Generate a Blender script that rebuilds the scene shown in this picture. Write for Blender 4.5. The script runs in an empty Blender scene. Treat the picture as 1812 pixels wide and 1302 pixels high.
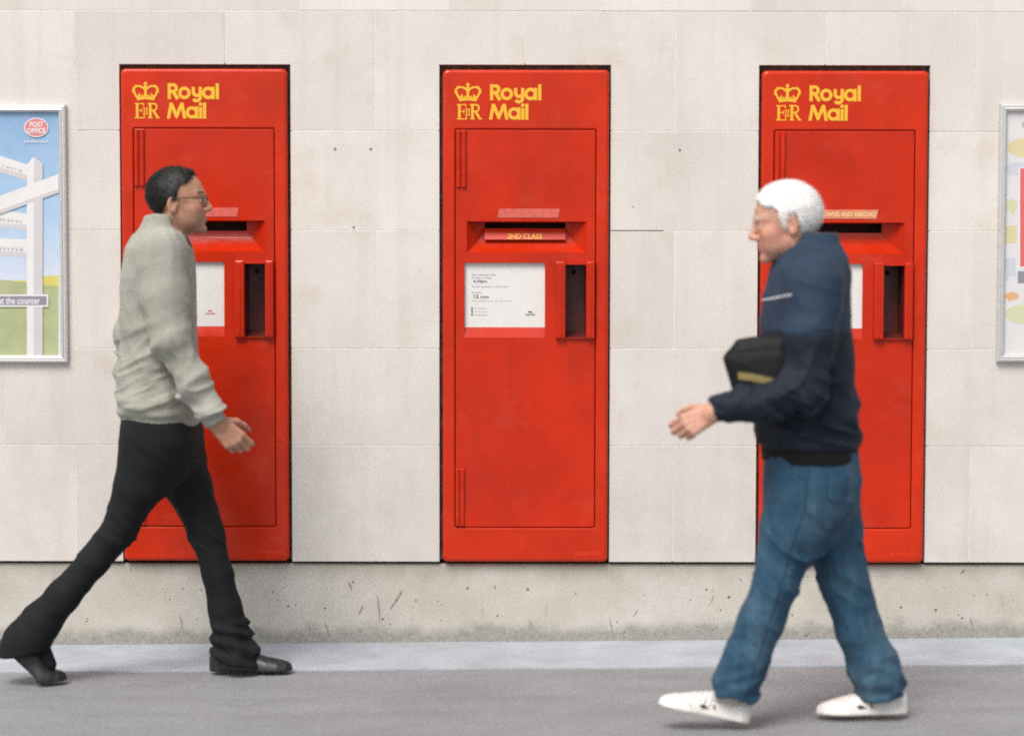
import bpy, bmesh, math, random
import numpy as np
from mathutils import Matrix, Vector

random.seed(7)
SC = bpy.context.scene
COL = SC.collection

SC.render.engine = 'CYCLES'
# ------------------------------------------------------------------ camera, sky, sun, exposure
F = 4000.0                       # focal length in photograph pixels (photograph is 1812 x 1302)
DIST = 8.0                       # camera to stone wall, metres
PITCH = math.atan(0.0577)
ROLL = 0.0016
_R = (Matrix.Rotation(math.pi / 2 - PITCH, 3, 'X') @ Matrix.Rotation(ROLL, 3, 'Z'))


def ray(px, py):
    return _R @ Vector(((px - 906.0) / F, -(py - 651.0) / F, -1.0))


_d = ray(906, 1137)
CAMZ = -(_d.z / _d.y) * (DIST + 0.012)
CAM = Vector((0.0, -DIST, CAMZ))

cam_data = bpy.data.cameras.new("camera")
cam_data.sensor_width = 36.0
cam_data.sensor_fit = 'HORIZONTAL'
cam_data.lens = 36.0 * F / 1812.0
cam_data.clip_start = 0.1
cam_data.clip_end = 600.0
cam_data.dof.use_dof = True
cam_data.dof.focus_distance = DIST
cam_data.dof.aperture_fstop = 1.2
cam = bpy.data.objects.new("camera", cam_data)
cam.matrix_world = Matrix.Translation(CAM) @ _R.to_4x4()
COL.objects.link(cam)
SC.camera = cam

SUN_EL, SUN_AZ = math.radians(54), math.radians(26)     # high, from behind the camera and a little to its left
world = bpy.data.worlds.new("World")
SC.world = world
world.use_nodes = True
wn, wl = world.node_tree.nodes, world.node_tree.links
wn.clear()
sky = wn.new('ShaderNodeTexSky')
sky.sky_type = 'NISHITA'
sky.sun_disc = False
sky.sun_elevation = SUN_EL
sky.sun_rotation = math.pi + SUN_AZ
sky.air_density = 1.0
sky.dust_density = 4.0
sky.ozone_density = 1.0
hsv = wn.new('ShaderNodeHueSaturation')
hsv.inputs['Saturation'].default_value = 0.42
bg = wn.new('ShaderNodeBackground')
bg.inputs['Strength'].default_value = 0.095
wo = wn.new('ShaderNodeOutputWorld')
wl.new(sky.outputs[0], hsv.inputs['Color'])
wl.new(hsv.outputs[0], bg.inputs['Color'])
wl.new(bg.outputs[0], wo.inputs['Surface'])

sun_data = bpy.data.lights.new("sun", 'SUN')
sun_data.energy = 1.65
sun_data.angle = math.radians(26)
sun_data.color = (1.0, 0.94, 0.865)
sun = bpy.data.objects.new("sun", sun_data)
_sd = Vector((-math.sin(SUN_AZ) * math.cos(SUN_EL), -math.cos(SUN_AZ) * math.cos(SUN_EL), math.sin(SUN_EL)))
sun.rotation_euler = _sd.to_track_quat('Z', 'Y').to_euler()
sun.location = (-3, -6, 8)
COL.objects.link(sun)

SC.view_settings.view_transform = 'Standard'
SC.view_settings.look = 'None'
SC.view_settings.gamma = 1.0
SC.view_settings.use_curve_mapping = False
SC.view_settings.exposure = 0.78
SC.cycles.use_denoising = False      # keeps a fine grain, as on the film
SC.cycles.filter_width = 1.9
SC.cycles.use_adaptive_sampling = False

# ------------------------------------------------------------------ helpers
SLOPE = 0.0093                   # the street rises a little along the wall


def gz(x):
    return SLOPE * x


def P(px, py, Y):
    """photograph pixel -> world point on the plane at depth y = Y"""
    d = ray(px, py)
    t = (Y - CAM.y) / d.y
    return CAM + d * t


def G(px, py):
    """photograph pixel -> world point on the sloping ground"""
    d = ray(px, py)
    t = (SLOPE * CAM.x - CAM.z) / (d.z - SLOPE * d.x)
    return CAM + d * t


def V(px, py, Y):
    p = P(px, py, Y)
    return np.array((p.x, p.y, p.z))


def link(o, parent=None):
    COL.objects.link(o)
    if parent is not None:
        o.parent = parent
    return o


def tag(o, label=None, cat=None, group=None, kind=None):
    if label: o["label"] = label
    if cat: o["category"] = cat
    if group: o["group"] = group
    if kind: o["kind"] = kind
    return o


def empty(name, loc):
    o = bpy.data.objects.new(name, None)
    o.location = loc
    o.empty_display_size = 0.1
    return link(o)


def pydata(name, verts, faces, mats, parent=None, fm=None, smooth=False):
    me = bpy.data.meshes.new(name)
    me.from_pydata([tuple(v) for v in verts], [], faces)
    for m in (mats if isinstance(mats, (list, tuple)) else [mats]):
        me.materials.append(m)
    if fm is not None:
        me.polygons.foreach_set('material_index', fm)
    if smooth:
        me.polygons.foreach_set('use_smooth', [True] * len(me.polygons))
    me.update()
    return link(bpy.data.objects.new(name, me), parent)


class MB:
    """collects shapes into one mesh"""
    def __init__(self):
        self.v, self.f, self.m = [], [], []

    def add(self, verts, faces, mi=0):
        o = len(self.v)
        self.v += [tuple(v) for v in verts]
        self.f += [tuple(i + o for i in f) for f in faces]
        self.m += [mi] * len(faces)

    def box(self, x0, x1, y0, y1, z0, z1, mi=0, b=0.0):
        if b <= 0:
            v = [(x, y, z) for x in (x0, x1) for y in (y0, y1) for z in (z0, z1)]
            self.add(v, [(0, 1, 3, 2), (4, 6, 7, 5), (0, 4, 5, 1), (2, 3, 7, 6), (0, 2, 6, 4), (1, 5, 7, 3)], mi)
        else:
            # bevelled on the edges around the front (low y) face
            self.loft([rrect(x0, x1, z0, z1, b * 0.6, y1), rrect(x0, x1, z0, z1, b * 0.6, y0 + b),
                       rrect(x0 + b * .29, x1 - b * .29, z0 + b * .29, z1 - b * .29, b * 0.6, y0 + b * .29),
                       rrect(x0 + b, x1 - b, z0 + b, z1 - b, b * 0.6, y0)], mi, cap_end=True)

    def loft(self, loops, mi=0, cap_end=False, cap_start=False):
        n = len(loops[0])
        v = [p for l in loops for p in l]
        f = []
        for k in range(len(loops) - 1):
            for i in range(n):
                j = (i + 1) % n
                f.append((k * n + i, k * n + j, (k + 1) * n + j, (k + 1) * n + i))
        if cap_end:
            f.append(tuple((len(loops) - 1) * n + i for i in range(n)))
        if cap_start:
            f.append(tuple(reversed(range(n))))
        self.add(v, f, mi)

    def build(self, name, mats, parent=None, smooth=False):
        return pydata(name, self.v, self.f, mats, parent, self.m, smooth)


def rrect(x0, x1, z0, z1, r, y, seg=5):
    """rounded rectangle loop in the x-z plane, counter-clockwise seen from -y"""
    r = max(min(r, (x1 - x0) / 2 - 1e-5, (z1 - z0) / 2 - 1e-5), 1e-5)
    out = []
    for cx, cz, a0 in ((x1 - r, z0 + r, -90), (x1 - r, z1 - r, 0), (x0 + r, z1 - r, 90), (x0 + r, z0 + r, 180)):
        for i in range(seg + 1):
            a = math.radians(a0 + 90 * i / seg)
            out.append((cx + r * math.cos(a), y, cz + r * math.sin(a)))
    return out


# ------------------------------------------------------------------ materials
def new_mat(name):
    m = bpy.data.materials.new(name)
    m.use_nodes = True
    nt = m.node_tree
    b = nt.nodes['Principled BSDF']
    return m, nt, b


def N(nt, typ, **kw):
    n = nt.nodes.new(typ)
    for k, v in kw.items():
        if k in n.inputs.keys():
            n.inputs[k].default_value = v
        else:
            setattr(n, k, v)
    return n


def noise(nt, vec, scale, detail=4, rough=0.55):
    n = nt.nodes.new('ShaderNodeTexNoise')
    n.inputs['Scale'].default_value = scale
    n.inputs['Detail'].default_value = detail
    n.inputs['Roughness'].default_value = rough
    if vec is not None:
        nt.links.new(vec, n.inputs['Vector'])
    return n.outputs['Fac']


def ramp(nt, fac, p0, p1, c0=(0, 0, 0, 1), c1=(1, 1, 1, 1)):
    r = nt.nodes.new('ShaderNodeValToRGB')
    r.color_ramp.elements[0].position = p0
    r.color_ramp.elements[1].position = p1
    r.color_ramp.elements[0].color = c0
    r.color_ramp.elements[1].color = c1
    nt.links.new(fac, r.inputs[0])
    return r.outputs[0]


def mix(nt, fac, a, b, mode='MIX'):
    m = nt.nodes.new('ShaderNodeMixRGB')
    m.blend_type = mode
    for s, v in ((0, fac), (1, a), (2, b)):
        if isinstance(v, bpy.types.NodeSocket):
            nt.links.new(v, m.inputs[s])
        elif s == 0:
            m.inputs[0].default_value = v
        else:
            m.inputs[s].default_value = tuple(v) + (1,) if len(v) == 3 else v
    return m.outputs[0]


def math_n(nt, op, a, b=None, c=None):
    m = nt.nodes.new('ShaderNodeMath')
    m.operation = op
    for i, v in enumerate((a, b, c)):
        if v is None: continue
        if isinstance(v, bpy.types.NodeSocket):
            nt.links.new(v, m.inputs[i])
        else:
            m.inputs[i].default_value = v
    return m.outputs[0]


def bump(nt, bsdf, height, strength, dist):
    b = nt.nodes.new('ShaderNodeBump')
    b.inputs['Strength'].default_value = strength
    b.inputs['Distance'].default_value = dist
    nt.links.new(height, b.inputs['Height'])
    nt.links.new(b.outputs[0], bsdf.inputs['Normal'])


def coords(nt, out='Object', scale=None):
    c = nt.nodes.new('ShaderNodeTexCoord')
    s = c.outputs[out]
    if scale:
        mp = nt.nodes.new('ShaderNodeMapping')
        mp.inputs['Scale'].default_value = scale
        nt.links.new(s, mp.inputs['Vector'])
        s = mp.outputs[0]
    return s


def plain(name, col, rough=0.5, metal=0.0, coat=0.0, var=0.0, vscale=30, bmp=0.0, bscale=200, spec=0.5):
    m, nt, b = new_mat(name)
    b.inputs['Roughness'].default_value = rough
    b.inputs['Metallic'].default_value = metal
    b.inputs['Coat Weight'].default_value = coat
    b.inputs['Specular IOR Level'].default_value = spec
    co = coords(nt)
    if var > 0:
        f = noise(nt, co, vscale, 4)
        lo = tuple(c * (1 - var) for c in col) + (1,)
        hi = tuple(min(1, c * (1 + var)) for c in col) + (1,)
        nt.links.new(ramp(nt, f, 0.3, 0.7, lo, hi), b.inputs['Base Color'])
    else:
        b.inputs['Base Color'].default_value = tuple(col) + (1,)
    if bmp > 0:
        bump(nt, b, noise(nt, co, bscale, 3), bmp, 0.002)
    return m


def stone_material():
    m, nt, b = new_mat("portland_stone")
    L = nt.links
    co = coords(nt)
    oi = nt.nodes.new('ShaderNodeObjectInfo')
    sh = nt.nodes.new('ShaderNodeVectorMath'); sh.operation = 'MULTIPLY_ADD'
    L.new(oi.outputs['Random'], sh.inputs[0]); sh.inputs[1].default_value = (7, 5, 9); L.new(co, sh.inputs[2])
    v = sh.outputs[0]
    big = noise(nt, v, 2.3, 5, 0.6)
    c = ramp(nt, big, 0.3, 0.75, (0.59, 0.555, 0.515, 1), (0.672, 0.648, 0.618, 1))
    patch = ramp(nt, noise(nt, v, 4.1, 6, 0.65), 0.53, 0.75)
    c = mix(nt, math_n(nt, 'MULTIPLY', patch, 0.62), c, (0.54, 0.455, 0.385))
    grain = ramp(nt, noise(nt, co, 150, 4, 0.7), 0.3, 0.7, (0.93, 0.93, 0.93, 1), (1.04, 1.04, 1.04, 1))
    c = mix(nt, 1.0, c, grain, 'MULTIPLY')
    st_ = ramp(nt, noise(nt, coords(nt, scale=(14, 14, 0.9)), 1.0, 5, 0.65), 0.5, 0.8)
    c = mix(nt, math_n(nt, 'MULTIPLY', st_, 0.36), c, (0.46, 0.42, 0.39))
    # tone of the single block
    tone = ramp(nt, oi.outputs['Random'], 0, 1, (0.945, 0.94, 0.93, 1), (1.035, 1.03, 1.025, 1))
    c = mix(nt, 1.0, c, tone, 'MULTIPLY')
    # small dark pits and flecks
    pit = ramp(nt, noise(nt, co, 62, 2, 0.5), 0.76, 0.80)
    c = mix(nt, math_n(nt, 'MULTIPLY', pit, 0.5), c, (0.30, 0.25, 0.21))
    # ghost of a removed sign, between the first two boxes
    xyz = nt.nodes.new('ShaderNodeSeparateXYZ'); L.new(co, xyz.inputs[0])
    a, z = P(575, 402, 0), P(672, 255, 0)
    wob = math_n(nt, 'MULTIPLY', math_n(nt, 'SUBTRACT', noise(nt, co, 40, 3), 0.5), 0.006)
    dx = math_n(nt, 'ABSOLUTE', math_n(nt, 'SUBTRACT', math_n(nt, 'ADD', xyz.outputs[0], wob), (a.x + z.x) / 2))
    dz = math_n(nt, 'ABSOLUTE', math_n(nt, 'SUBTRACT', math_n(nt, 'ADD', xyz.outputs[2], wob), (a.z + z.z) / 2))
    g = math_n(nt, 'MULTIPLY', math_n(nt, 'LESS_THAN', dx, (z.x - a.x) / 2), math_n(nt, 'LESS_THAN', dz, (z.z - a.z) / 2))
    c = mix(nt, math_n(nt, 'MULTIPLY', g, 0.16), c, (0.50, 0.43, 0.38))
    # street grime that rises from the foot of the cladding
    low = nt.nodes.new('ShaderNodeMapRange')
    L.new(xyz.outputs[2], low.inputs[0]); low.inputs[1].default_value = 1.45; low.inputs[2].default_value = 0.35
    gr = math_n(nt, 'MULTIPLY', low.outputs[0], ramp(nt, noise(nt, co, 5, 6, 0.6), 0.25, 0.8))
    c = mix(nt, math_n(nt, 'MULTIPLY', gr, 0.62), c, (0.43, 0.405, 0.39))
    L.new(c, b.inputs['Base Color'])
    b.inputs['Roughness'].default_value = 0.85
    h = mix(nt, 0.5, noise(nt, co, 220, 4, 0.7), noise(nt, co, 40, 4, 0.6))
    bump(nt, b, h, 0.25, 0.002)
    return m


def plinth_material():
    m, nt, b = new_mat("plinth_concrete")
    L = nt.links
    co = coords(nt)
    xyz = nt.nodes.new('ShaderNodeSeparateXYZ'); L.new(co, xyz.inputs[0])
    c = ramp(nt, noise(nt, co, 3.5, 6, 0.6), 0.3, 0.72, (0.425, 0.395, 0.340, 1), (0.545, 0.52, 0.475, 1))
    grain = ramp(nt, noise(nt, co, 260, 3, 0.7), 0.3, 0.7, (0.86, 0.86, 0.86, 1), (1.08, 1.08, 1.08, 1))
    c = mix(nt, 1.0, c, grain, 'MULTIPLY')
    # splash band of damp dirt along the pavement
    zr = math_n(nt, 'SUBTRACT', xyz.outputs[2], math_n(nt, 'MULTIPLY', xyz.outputs[0], SLOPE))
    wob = math_n(nt, 'MULTIPLY', math_n(nt, 'SUBTRACT', noise(nt, co, 9, 5, 0.65), 0.5), 0.10)
    zz = math_n(nt, 'ADD', zr, wob)
    band = nt.nodes.new('ShaderNodeMapRange'); band.interpolation_type = 'SMOOTHSTEP'
    L.new(zz, band.inputs[0]); band.inputs[1].default_value = 0.082; band.inputs[2].default_value = 0.028
    dirt = ramp(nt, noise(nt, co, 120, 4, 0.8), 0.35, 0.72, (0.14, 0.137, 0.122, 1), (0.37, 0.36, 0.335, 1))
    c = mix(nt, math_n(nt, 'MULTIPLY', band.outputs[0], 0.78), c, dirt)
    # run-off dirt under the ledge, with the ledge's shade painted in as a gradient
    top = nt.nodes.new('ShaderNodeMapRange'); top.interpolation_type = 'SMOOTHSTEP'
    tz = P(906, 998, 0).z
    L.new(math_n(nt, 'ADD', xyz.outputs[2], math_n(nt, 'MULTIPLY', math_n(nt, 'SUBTRACT', noise(nt, coords(nt, scale=(9, 9, 1.5)), 1.0, 5, 0.6), 0.5), 0.12)), top.inputs[0])
    top.inputs[1].default_value = tz - 0.075; top.inputs[2].default_value = tz + 0.01
    c = mix(nt, math_n(nt, 'MULTIPLY', top.outputs[0], 0.45), c, (0.19, 0.175, 0.13))
    # scuffs: thin slanted streaks
    sc = noise(nt, coords(nt, scale=(26, 1, 5)), 1.0, 4, 0.75)
    c = mix(nt, math_n(nt, 'MULTIPLY', ramp(nt, sc, 0.63, 0.71), 0.6), c, (0.22, 0.20, 0.16))
    pit = ramp(nt, noise(nt, co, 45, 2, 0.4), 0.745, 0.765)
    c = mix(nt, math_n(nt, 'MULTIPLY', pit, 0.75), c, (0.09, 0.075, 0.065))
    L.new(c, b.inputs['Base Color'])
    b.inputs['Roughness'].default_value = 0.9
    h = mix(nt, 0.5, noise(nt, co, 300, 4, 0.7), noise(nt, co, 30, 4, 0.6))
    bump(nt, b, h, 0.35, 0.004)
    return m


def asphalt_material():
    m, nt, b = new_mat("asphalt")
    L = nt.links
    co = coords(nt)
    c = ramp(nt, noise(nt, co, 1.3, 6, 0.6), 0.3, 0.7, (0.188, 0.198, 0.210, 1), (0.245, 0.256, 0.268, 1))
    vor = nt.nodes.new('ShaderNodeTexVoronoi'); vor.inputs['Scale'].default_value = 170
    L.new(co, vor.inputs['Vector'])
    agg = mix(nt, 0.8, (1, 1, 1), vor.outputs['Color'], 'MULTIPLY')
    bw = nt.nodes.new('ShaderNodeRGBToBW'); L.new(vor.outputs['Color'], bw.inputs[0])
    c = mix(nt, 1.0, c, ramp(nt, bw.outputs[0], 0.15, 0.85, (0.86, 0.86, 0.87, 1), (1.15, 1.14, 1.13, 1)), 'MULTIPLY')
    tr = ramp(nt, noise(nt, coords(nt, scale=(1.6, 7, 1)), 1.0, 6, 0.65), 0.42, 0.72)
    c = mix(nt, math_n(nt, 'MULTIPLY', tr, 0.28), c, (0.085, 0.085, 0.088))
    gum = ramp(nt, noise(nt, co, 13, 1, 0.3), 0.755, 0.775)
    c = mix(nt, math_n(nt, 'MULTIPLY', gum, 0.45), c, (0.30, 0.30, 0.30))
    L.new(c, b.inputs['Base Color'])
    b.inputs['Roughness'].default_value = 0.72
    bump(nt, b, vor.outputs['Distance'], 0.3, 0.002)
    return m


def red_paint(name, col):
    m, nt, b = new_mat(name)
    L = nt.links
    co = coords(nt)
    oi = nt.nodes.new('ShaderNodeObjectInfo')
    sh = nt.nodes.new('ShaderNodeVectorMath'); sh.operation = 'MULTIPLY_ADD'
    L.new(oi.outputs['Random'], sh.inputs[0]); sh.inputs[1].default_value = (9, 4, 7); L.new(co, sh.inputs[2])
    v = sh.outputs[0]
    mp = nt.nodes.new('ShaderNodeMapping'); mp.inputs['Scale'].default_value = (11, 11, 1.3); L.new(v, mp.inputs['Vector'])
    lo = tuple(c * 0.80 for c in col) + (1,)
    hi = tuple(min(1, c * 1.10) for c in col) + (1,)
    c = ramp(nt, noise(nt, v, 3.2, 6, 0.62), 0.3, 0.7, lo, hi)
    # chalky bloom where the paint has weathered
    bl = ramp(nt, noise(nt, v, 6, 6, 0.7), 0.55, 0.80)
    c = mix(nt, math_n(nt, 'MULTIPLY', bl, 0.20), c, (0.60, 0.13, 0.075))
    # grimy runs and rubbed spots
    c = mix(nt, math_n(nt, 'MULTIPLY', ramp(nt, noise(nt, mp.outputs[0], 1.0, 6, 0.65), 0.56, 0.80), 0.34), c, (0.24, 0.022, 0.012))
    c = mix(nt, math_n(nt, 'MULTIPLY', ramp(nt, noise(nt, v, 85, 3, 0.6), 0.70, 0.78), 0.35), c, (0.22, 0.03, 0.02))
    L.new(c, b.inputs['Base Color'])
    L.new(ramp(nt, noise(nt, v, 9, 6, 0.65), 0.25, 0.75, (0.12, 0.12, 0.12, 1), (0.34, 0.34, 0.34, 1)), b.inputs['Roughness'])
    b.inputs['Specular IOR Level'].default_value = 0.30
    bump(nt, b, mix(nt, 0.5, noise(nt, v, 90, 3, 0.5), noise(nt, v, 7, 3, 0.5)), 0.10, 0.003)
    return m


def fabric(name, c0, c1, scale=7, rough=0.92, bmp=0.4, weave=420, sheen=0.25, twill=None):
    m, nt, b = new_mat(name)
    L = nt.links
    co = coords(nt)
    c = ramp(nt, noise(nt, co, scale, 6, 0.6), 0.3, 0.72, tuple(c0) + (1,), tuple(c1) + (1,))
    c = mix(nt, 1.0, c, ramp(nt, noise(nt, co, weave, 2, 0.6), 0.3, 0.7, (0.82, 0.82, 0.82, 1), (1.16, 1.16, 1.16, 1)), 'MULTIPLY')
    L.new(c, b.inputs['Base Color'])
    b.inputs['Roughness'].default_value = rough
    b.inputs['Sheen Weight'].default_value = sheen
    b.inputs['Sheen Roughness'].default_value = 0.5
    b.inputs['Specular IOR Level'].default_value = 0.25
    h = mix(nt, 0.45, noise(nt, co, weave, 2, 0.6), noise(nt, co, 55, 4, 0.6))
    bump(nt, b, h, bmp, 0.003)
    return m


def skin_material(name):
    m, nt, b = new_mat(name)
    L = nt.links
    at = nt.nodes.new('ShaderNodeAttribute'); at.attribute_name = 'tint'
    co = coords(nt)
    c = mix(nt, 1.0, at.outputs['Color'], ramp(nt, noise(nt, co, 60, 4, 0.6), 0.3, 0.7, (0.88, 0.85, 0.84, 1), (1.08, 1.08, 1.08, 1)), 'MULTIPLY')
    L.new(c, b.inputs['Base Color'])
    b.inputs['Roughness'].default_value = 0.5
    b.inputs['Subsurface Weight'].default_value = 0.12
    b.inputs['Subsurface Radius'].default_value = (0.012, 0.005, 0.003)
    b.inputs['Subsurface Scale'].default_value = 0.5
    bump(nt, b, noise(nt, co, 500, 3, 0.6), 0.15, 0.001)
    return m


M_STONE = stone_material()
M_MORTAR = plain("mortar", (0.655, 0.63, 0.60), 0.95, var=0.12, vscale=25)
M_GAP = plain("open_joint", (0.035, 0.03, 0.026), 0.95)
M_PLINTH = plinth_material()
M_ASPHALT = asphalt_material()
M_STRIP = plain("granite_strip", (0.345, 0.378, 0.420), 0.6, var=0.14, vscale=5, bmp=0.2, bscale=250)
M_RED = red_paint("post_box_red", (0.525, 0.0255, 0.0045))
M_REDD = red_paint("post_box_red_door", (0.485, 0.0215, 0.0040))
M_YEL = plain("yellow_vinyl", (0.74, 0.40, 0.022), 0.45, var=0.06, vscale=60)
M_FADED = plain("faded_plate", (0.56, 0.105, 0.075), 0.4, var=0.15, vscale=80)
M_CREAM = plain("cream_plate", (0.58, 0.20, 0.115), 0.4, var=0.12, vscale=80)
M_PALEY = plain("pale_yellow_vinyl", (0.80, 0.58, 0.24), 0.45)
M_BLACK = plain("black_void", (0.012, 0.009, 0.008), 0.8)
M_CARD = plain("notice_card", (0.66, 0.65, 0.63), 0.35, var=0.03, vscale=15)
M_INK = plain("ink", (0.05, 0.05, 0.06), 0.6)
M_INKG = plain("grey_ink", (0.22, 0.23, 0.26), 0.6)
M_INKR = plain("red_ink", (0.55, 0.06, 0.06), 0.6)
M_ALU = plain("aluminium_frame", (0.62, 0.61, 0.60), 0.38, metal=0.55, var=0.04, vscale=40)
M_SEAL = plain("grimy_sealant", (0.10, 0.075, 0.05), 0.9, var=0.5, vscale=60, bmp=0.5, bscale=120)

# ------------------------------------------------------------------ ground
def sloped_sheet(name, x0, x1, y0, y1, dz, m, nx=1, drop=0.0):
    v, f = [], []
    for i in range(nx + 1):
        x = x0 + (x1 - x0) * i / nx
        v += [(x, y0, gz(x) + dz), (x, y1, gz(x) + dz)]
    for i in range(nx):
        f.append((2 * i, 2 * i + 2, 2 * i + 3, 2 * i + 1))
    if drop > 0:
        o = len(v)
        for i in range(nx + 1):
            x = x0 + (x1 - x0) * i / nx
            v.append((x, y0, gz(x) + dz - drop))
        for i in range(nx):
            f.append((2 * i, o + i, o + i + 1, 2 * i + 2))
    return pydata(name, v, f, m)


tag(sloped_sheet("pavement", -150, 150, -150, 60, 0.0, M_ASPHALT), kind="structure")
STRIP_Y = G(900, 1184).y
tag(sloped_sheet("paving_strip", -14, 14, STRIP_Y, 0.10, 0.005, M_STRIP, drop=0.02), kind="structure")

# ------------------------------------------------------------------ stone wall
wall = tag(empty("stone_wall", (0, 0.1, 0)), "pale stone block wall with a concrete plinth behind the walkers", "wall")
WOFF = Vector((0, -0.1, 0))


def wallpart(o):
    o.parent = wall
    o.location = WOFF          # keeps the mesh coordinates in world space
    return o


rows_px = [20, 232, 408, 617, 788]
seam_top, seam_bot = 993.5, 998.5
holes_px = [(214.5, 515.5), (777.5, 1079.5), (1340, 1641)]
hole_top_px = 115.0


def wx(px): return P(px, 560, 0).x
def wz(py): return P(906, py, 0).z


holes = [(wx(a), wx(b)) for a, b in holes_px]
hole_top = wz(hole_top_px)
zs = [wz(seam_top)] + [wz(p) for p in reversed(rows_px)]
dA, dB = zs[-1] - zs[-2], zs[-2] - zs[-3]
k = 0
while zs[-1] < 4.6:
    zs.append(zs[-1] + (dB if k % 2 == 0 else dA))
    k += 1
XL, XR = -7.0, 7.0
pitch = 264 / 500.0
offs = {0: wx(136.5), 1: wx(5)}
JG = 0.0014                    # half joint
mortar = MB()


def prism(poly, y0, y1, bev):
    """rectilinear polygon in x-z (counter-clockwise seen from -y) extruded from y0 (front) back to y1"""
    n = len(poly)
    out = []
    # inset loop for the worn arris
    for i in range(n):
        p0, p1, p2 = poly[i - 1], poly[i], poly[(i + 1) % n]
        d1 = Vector((p1[0] - p0[0], p1[1] - p0[1])).normalized()
        d2 = Vector((p2[0] - p1[0], p2[1] - p1[1])).normalized()
        n1, n2 = Vector((-d1.y, d1.x)), Vector((-d2.y, d2.x))
        q = Vector(p1) + (n1 + n2) * bev
        out.append((q.x, q.y))
    v = [(x, y1, z) for x, z in poly] + [(x, y0 + bev, z) for x, z in poly] + [(x, y0, z) for x, z in out]
    f = []
    for s in range(2):
        for i in range(n):
            j = (i + 1) % n
            f.append((s * n + i, s * n + j, (s + 1) * n + j, (s + 1) * n + i))
    f.append(tuple(2 * n + i for i in range(n)))
    return v, f


nb = 0
for r in range(len(zs) - 1):
    z0, z1 = zs[r] + JG, zs[r + 1] - JG
    if r == 0: z0 = zs[0]
    off = offs[r % 2]
    k0 = math.ceil((XL - off) / pitch)
    xs = []
    x = off + k0 * pitch
    while x < XR:
        xs.append(x); x += pitch
    if zs[r] < hole_top:                 # no joint so close to an opening that it leaves a sliver
        xs = [q for q in xs if all(abs(q - e) > 0.06 for h in holes for e in h)]
    xs = [XL] + xs + [XR]
    for a, b_ in zip(xs[:-1], xs[1:]):
        a, b_ = a + JG, b_ - JG
        pieces = [[a, b_]]
        polys = []
        if z1 <= hole_top + 0.01:
            for h0, h1 in holes:
                nxt = []
                for p, q in pieces:
                    if q <= h0 or p >= h1:
                        nxt.append([p, q])
                    else:
                        if p < h0 - 0.03: nxt.append([p, h0])
                        if q > h1 + 0.03: nxt.append([h1, q])
                pieces = nxt
            polys = [[(p, z0), (q, z0), (q, z1), (p, z1)] for p, q in pieces]
        elif z0 >= hole_top:
            polys = [[(a, z0), (b_, z0), (b_, z1), (a, z1)]]
        else:
            poly = [(a, z0), (b_, z0), (b_, z1), (a, z1)]
            for h0, h1 in holes:
                if h0 <= a and h1 >= b_:
                    poly = [(a, hole_top), (b_, hole_top), (b_, z1), (a, z1)]
                elif a < h0 < b_ and h1 >= b_:
                    poly = [(a, z0), (h0, z0), (h0, hole_top), (b_, hole_top), (b_, z1), (a, z1)]
                elif h0 <= a < h1 < b_:
                    poly = [(h1, z0), (b_, z0), (b_, z1), (a, z1), (a, hole_top), (h1, hole_top)]
                elif a < h0 and h1 < b_:
                    poly = [(a, z0), (h0, z0), (h0, hole_top), (h1, hole_top), (h1, z0), (b_, z0), (b_, z1), (a, z1)]
            polys = [poly]
        for poly in polys:
            v, f = prism(poly, random.uniform(-0.0006, 0.0006), 0.30, 0.0007)
            wallpart(pydata("stone_block", v, f, M_STONE))
            nb += 1

# mortar bed behind the joint faces, open where the boxes sit
ztop = zs[-1]
edges = [XL] + [e for h in holes for e in h] + [XR]
for a, b_ in zip(edges[0::2], edges[1::2]):
    mortar.box(a + 0.004, b_ - 0.004, 0.0011, 0.29, wz(seam_top) + 0.004, hole_top + 0.004)
mortar.box(XL, XR, 0.0012, 0.291, hole_top + 0.005, ztop - 0.002)
wallpart(mortar.build("mortar", M_MORTAR))
# plinth, set back a little under the cladding
pl = MB()
zp = wz(seam_bot)
pl.loft([[(XL, 0.34, zp), (XL, 0.018, zp), (XL, 0.012, zp - 0.006), (XL, 0.012, -0.4), (XL, 0.34, -0.4)],
         [(XR, 0.34, zp), (XR, 0.018, zp), (XR, 0.012, zp - 0.006), (XR, 0.012, -0.4), (XR, 0.34, -0.4)]], cap_end=True, cap_start=True)
wallpart(pl.build("plinth", M_PLINTH))
bk = MB()
bk.box(XL, XR, 0.305, 0.42, -0.4, ztop)
wallpart(bk.build("backing", M_GAP))
# open (unpointed) length of a bed joint right of the middle box, with its dark lip
op = MB()
p0, p1 = P(1081, 408, 0), P(1174, 408, 0)
zj = zs[3] if abs(zs[3] - p0.z) < 0.03 else p0.z
op.box(p0.x, p1.x, 0.0008, 0.0040, zj - 0.0016, zj + 0.0016)
wallpart(op.build("open_joint", M_GAP))
# old fixing holes: short dark plugs sunk in the face
for px, py, rr in ((593, 264, 0.0045), (656, 264, 0.0045), (626, 402, 0.0035), (1203, 266, 0.004), (1120, 366, 0.002)):
    c = P(px, py, 0)
    hb = MB()
    l0 = [(c.x + rr * math.cos(2 * math.pi * i / 12), 0.003, c.z + rr * math.sin(2 * math.pi * i / 12)) for i in range(12)]
    l1 = [(x, -0.0009, z) for x, _, z in l0]
    l2 = [(c.x + (x - c.x) * .6, -0.0009, c.z + (z - c.z) * .6) for x, _, z in l0]
    l3 = [(x, 0.002, z) for x, _, z in l2]
    hb.loft([l0, l1, l2, l3], cap_end=True)
    wallpart(hb.build("fixing_hole", M_GAP))

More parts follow.
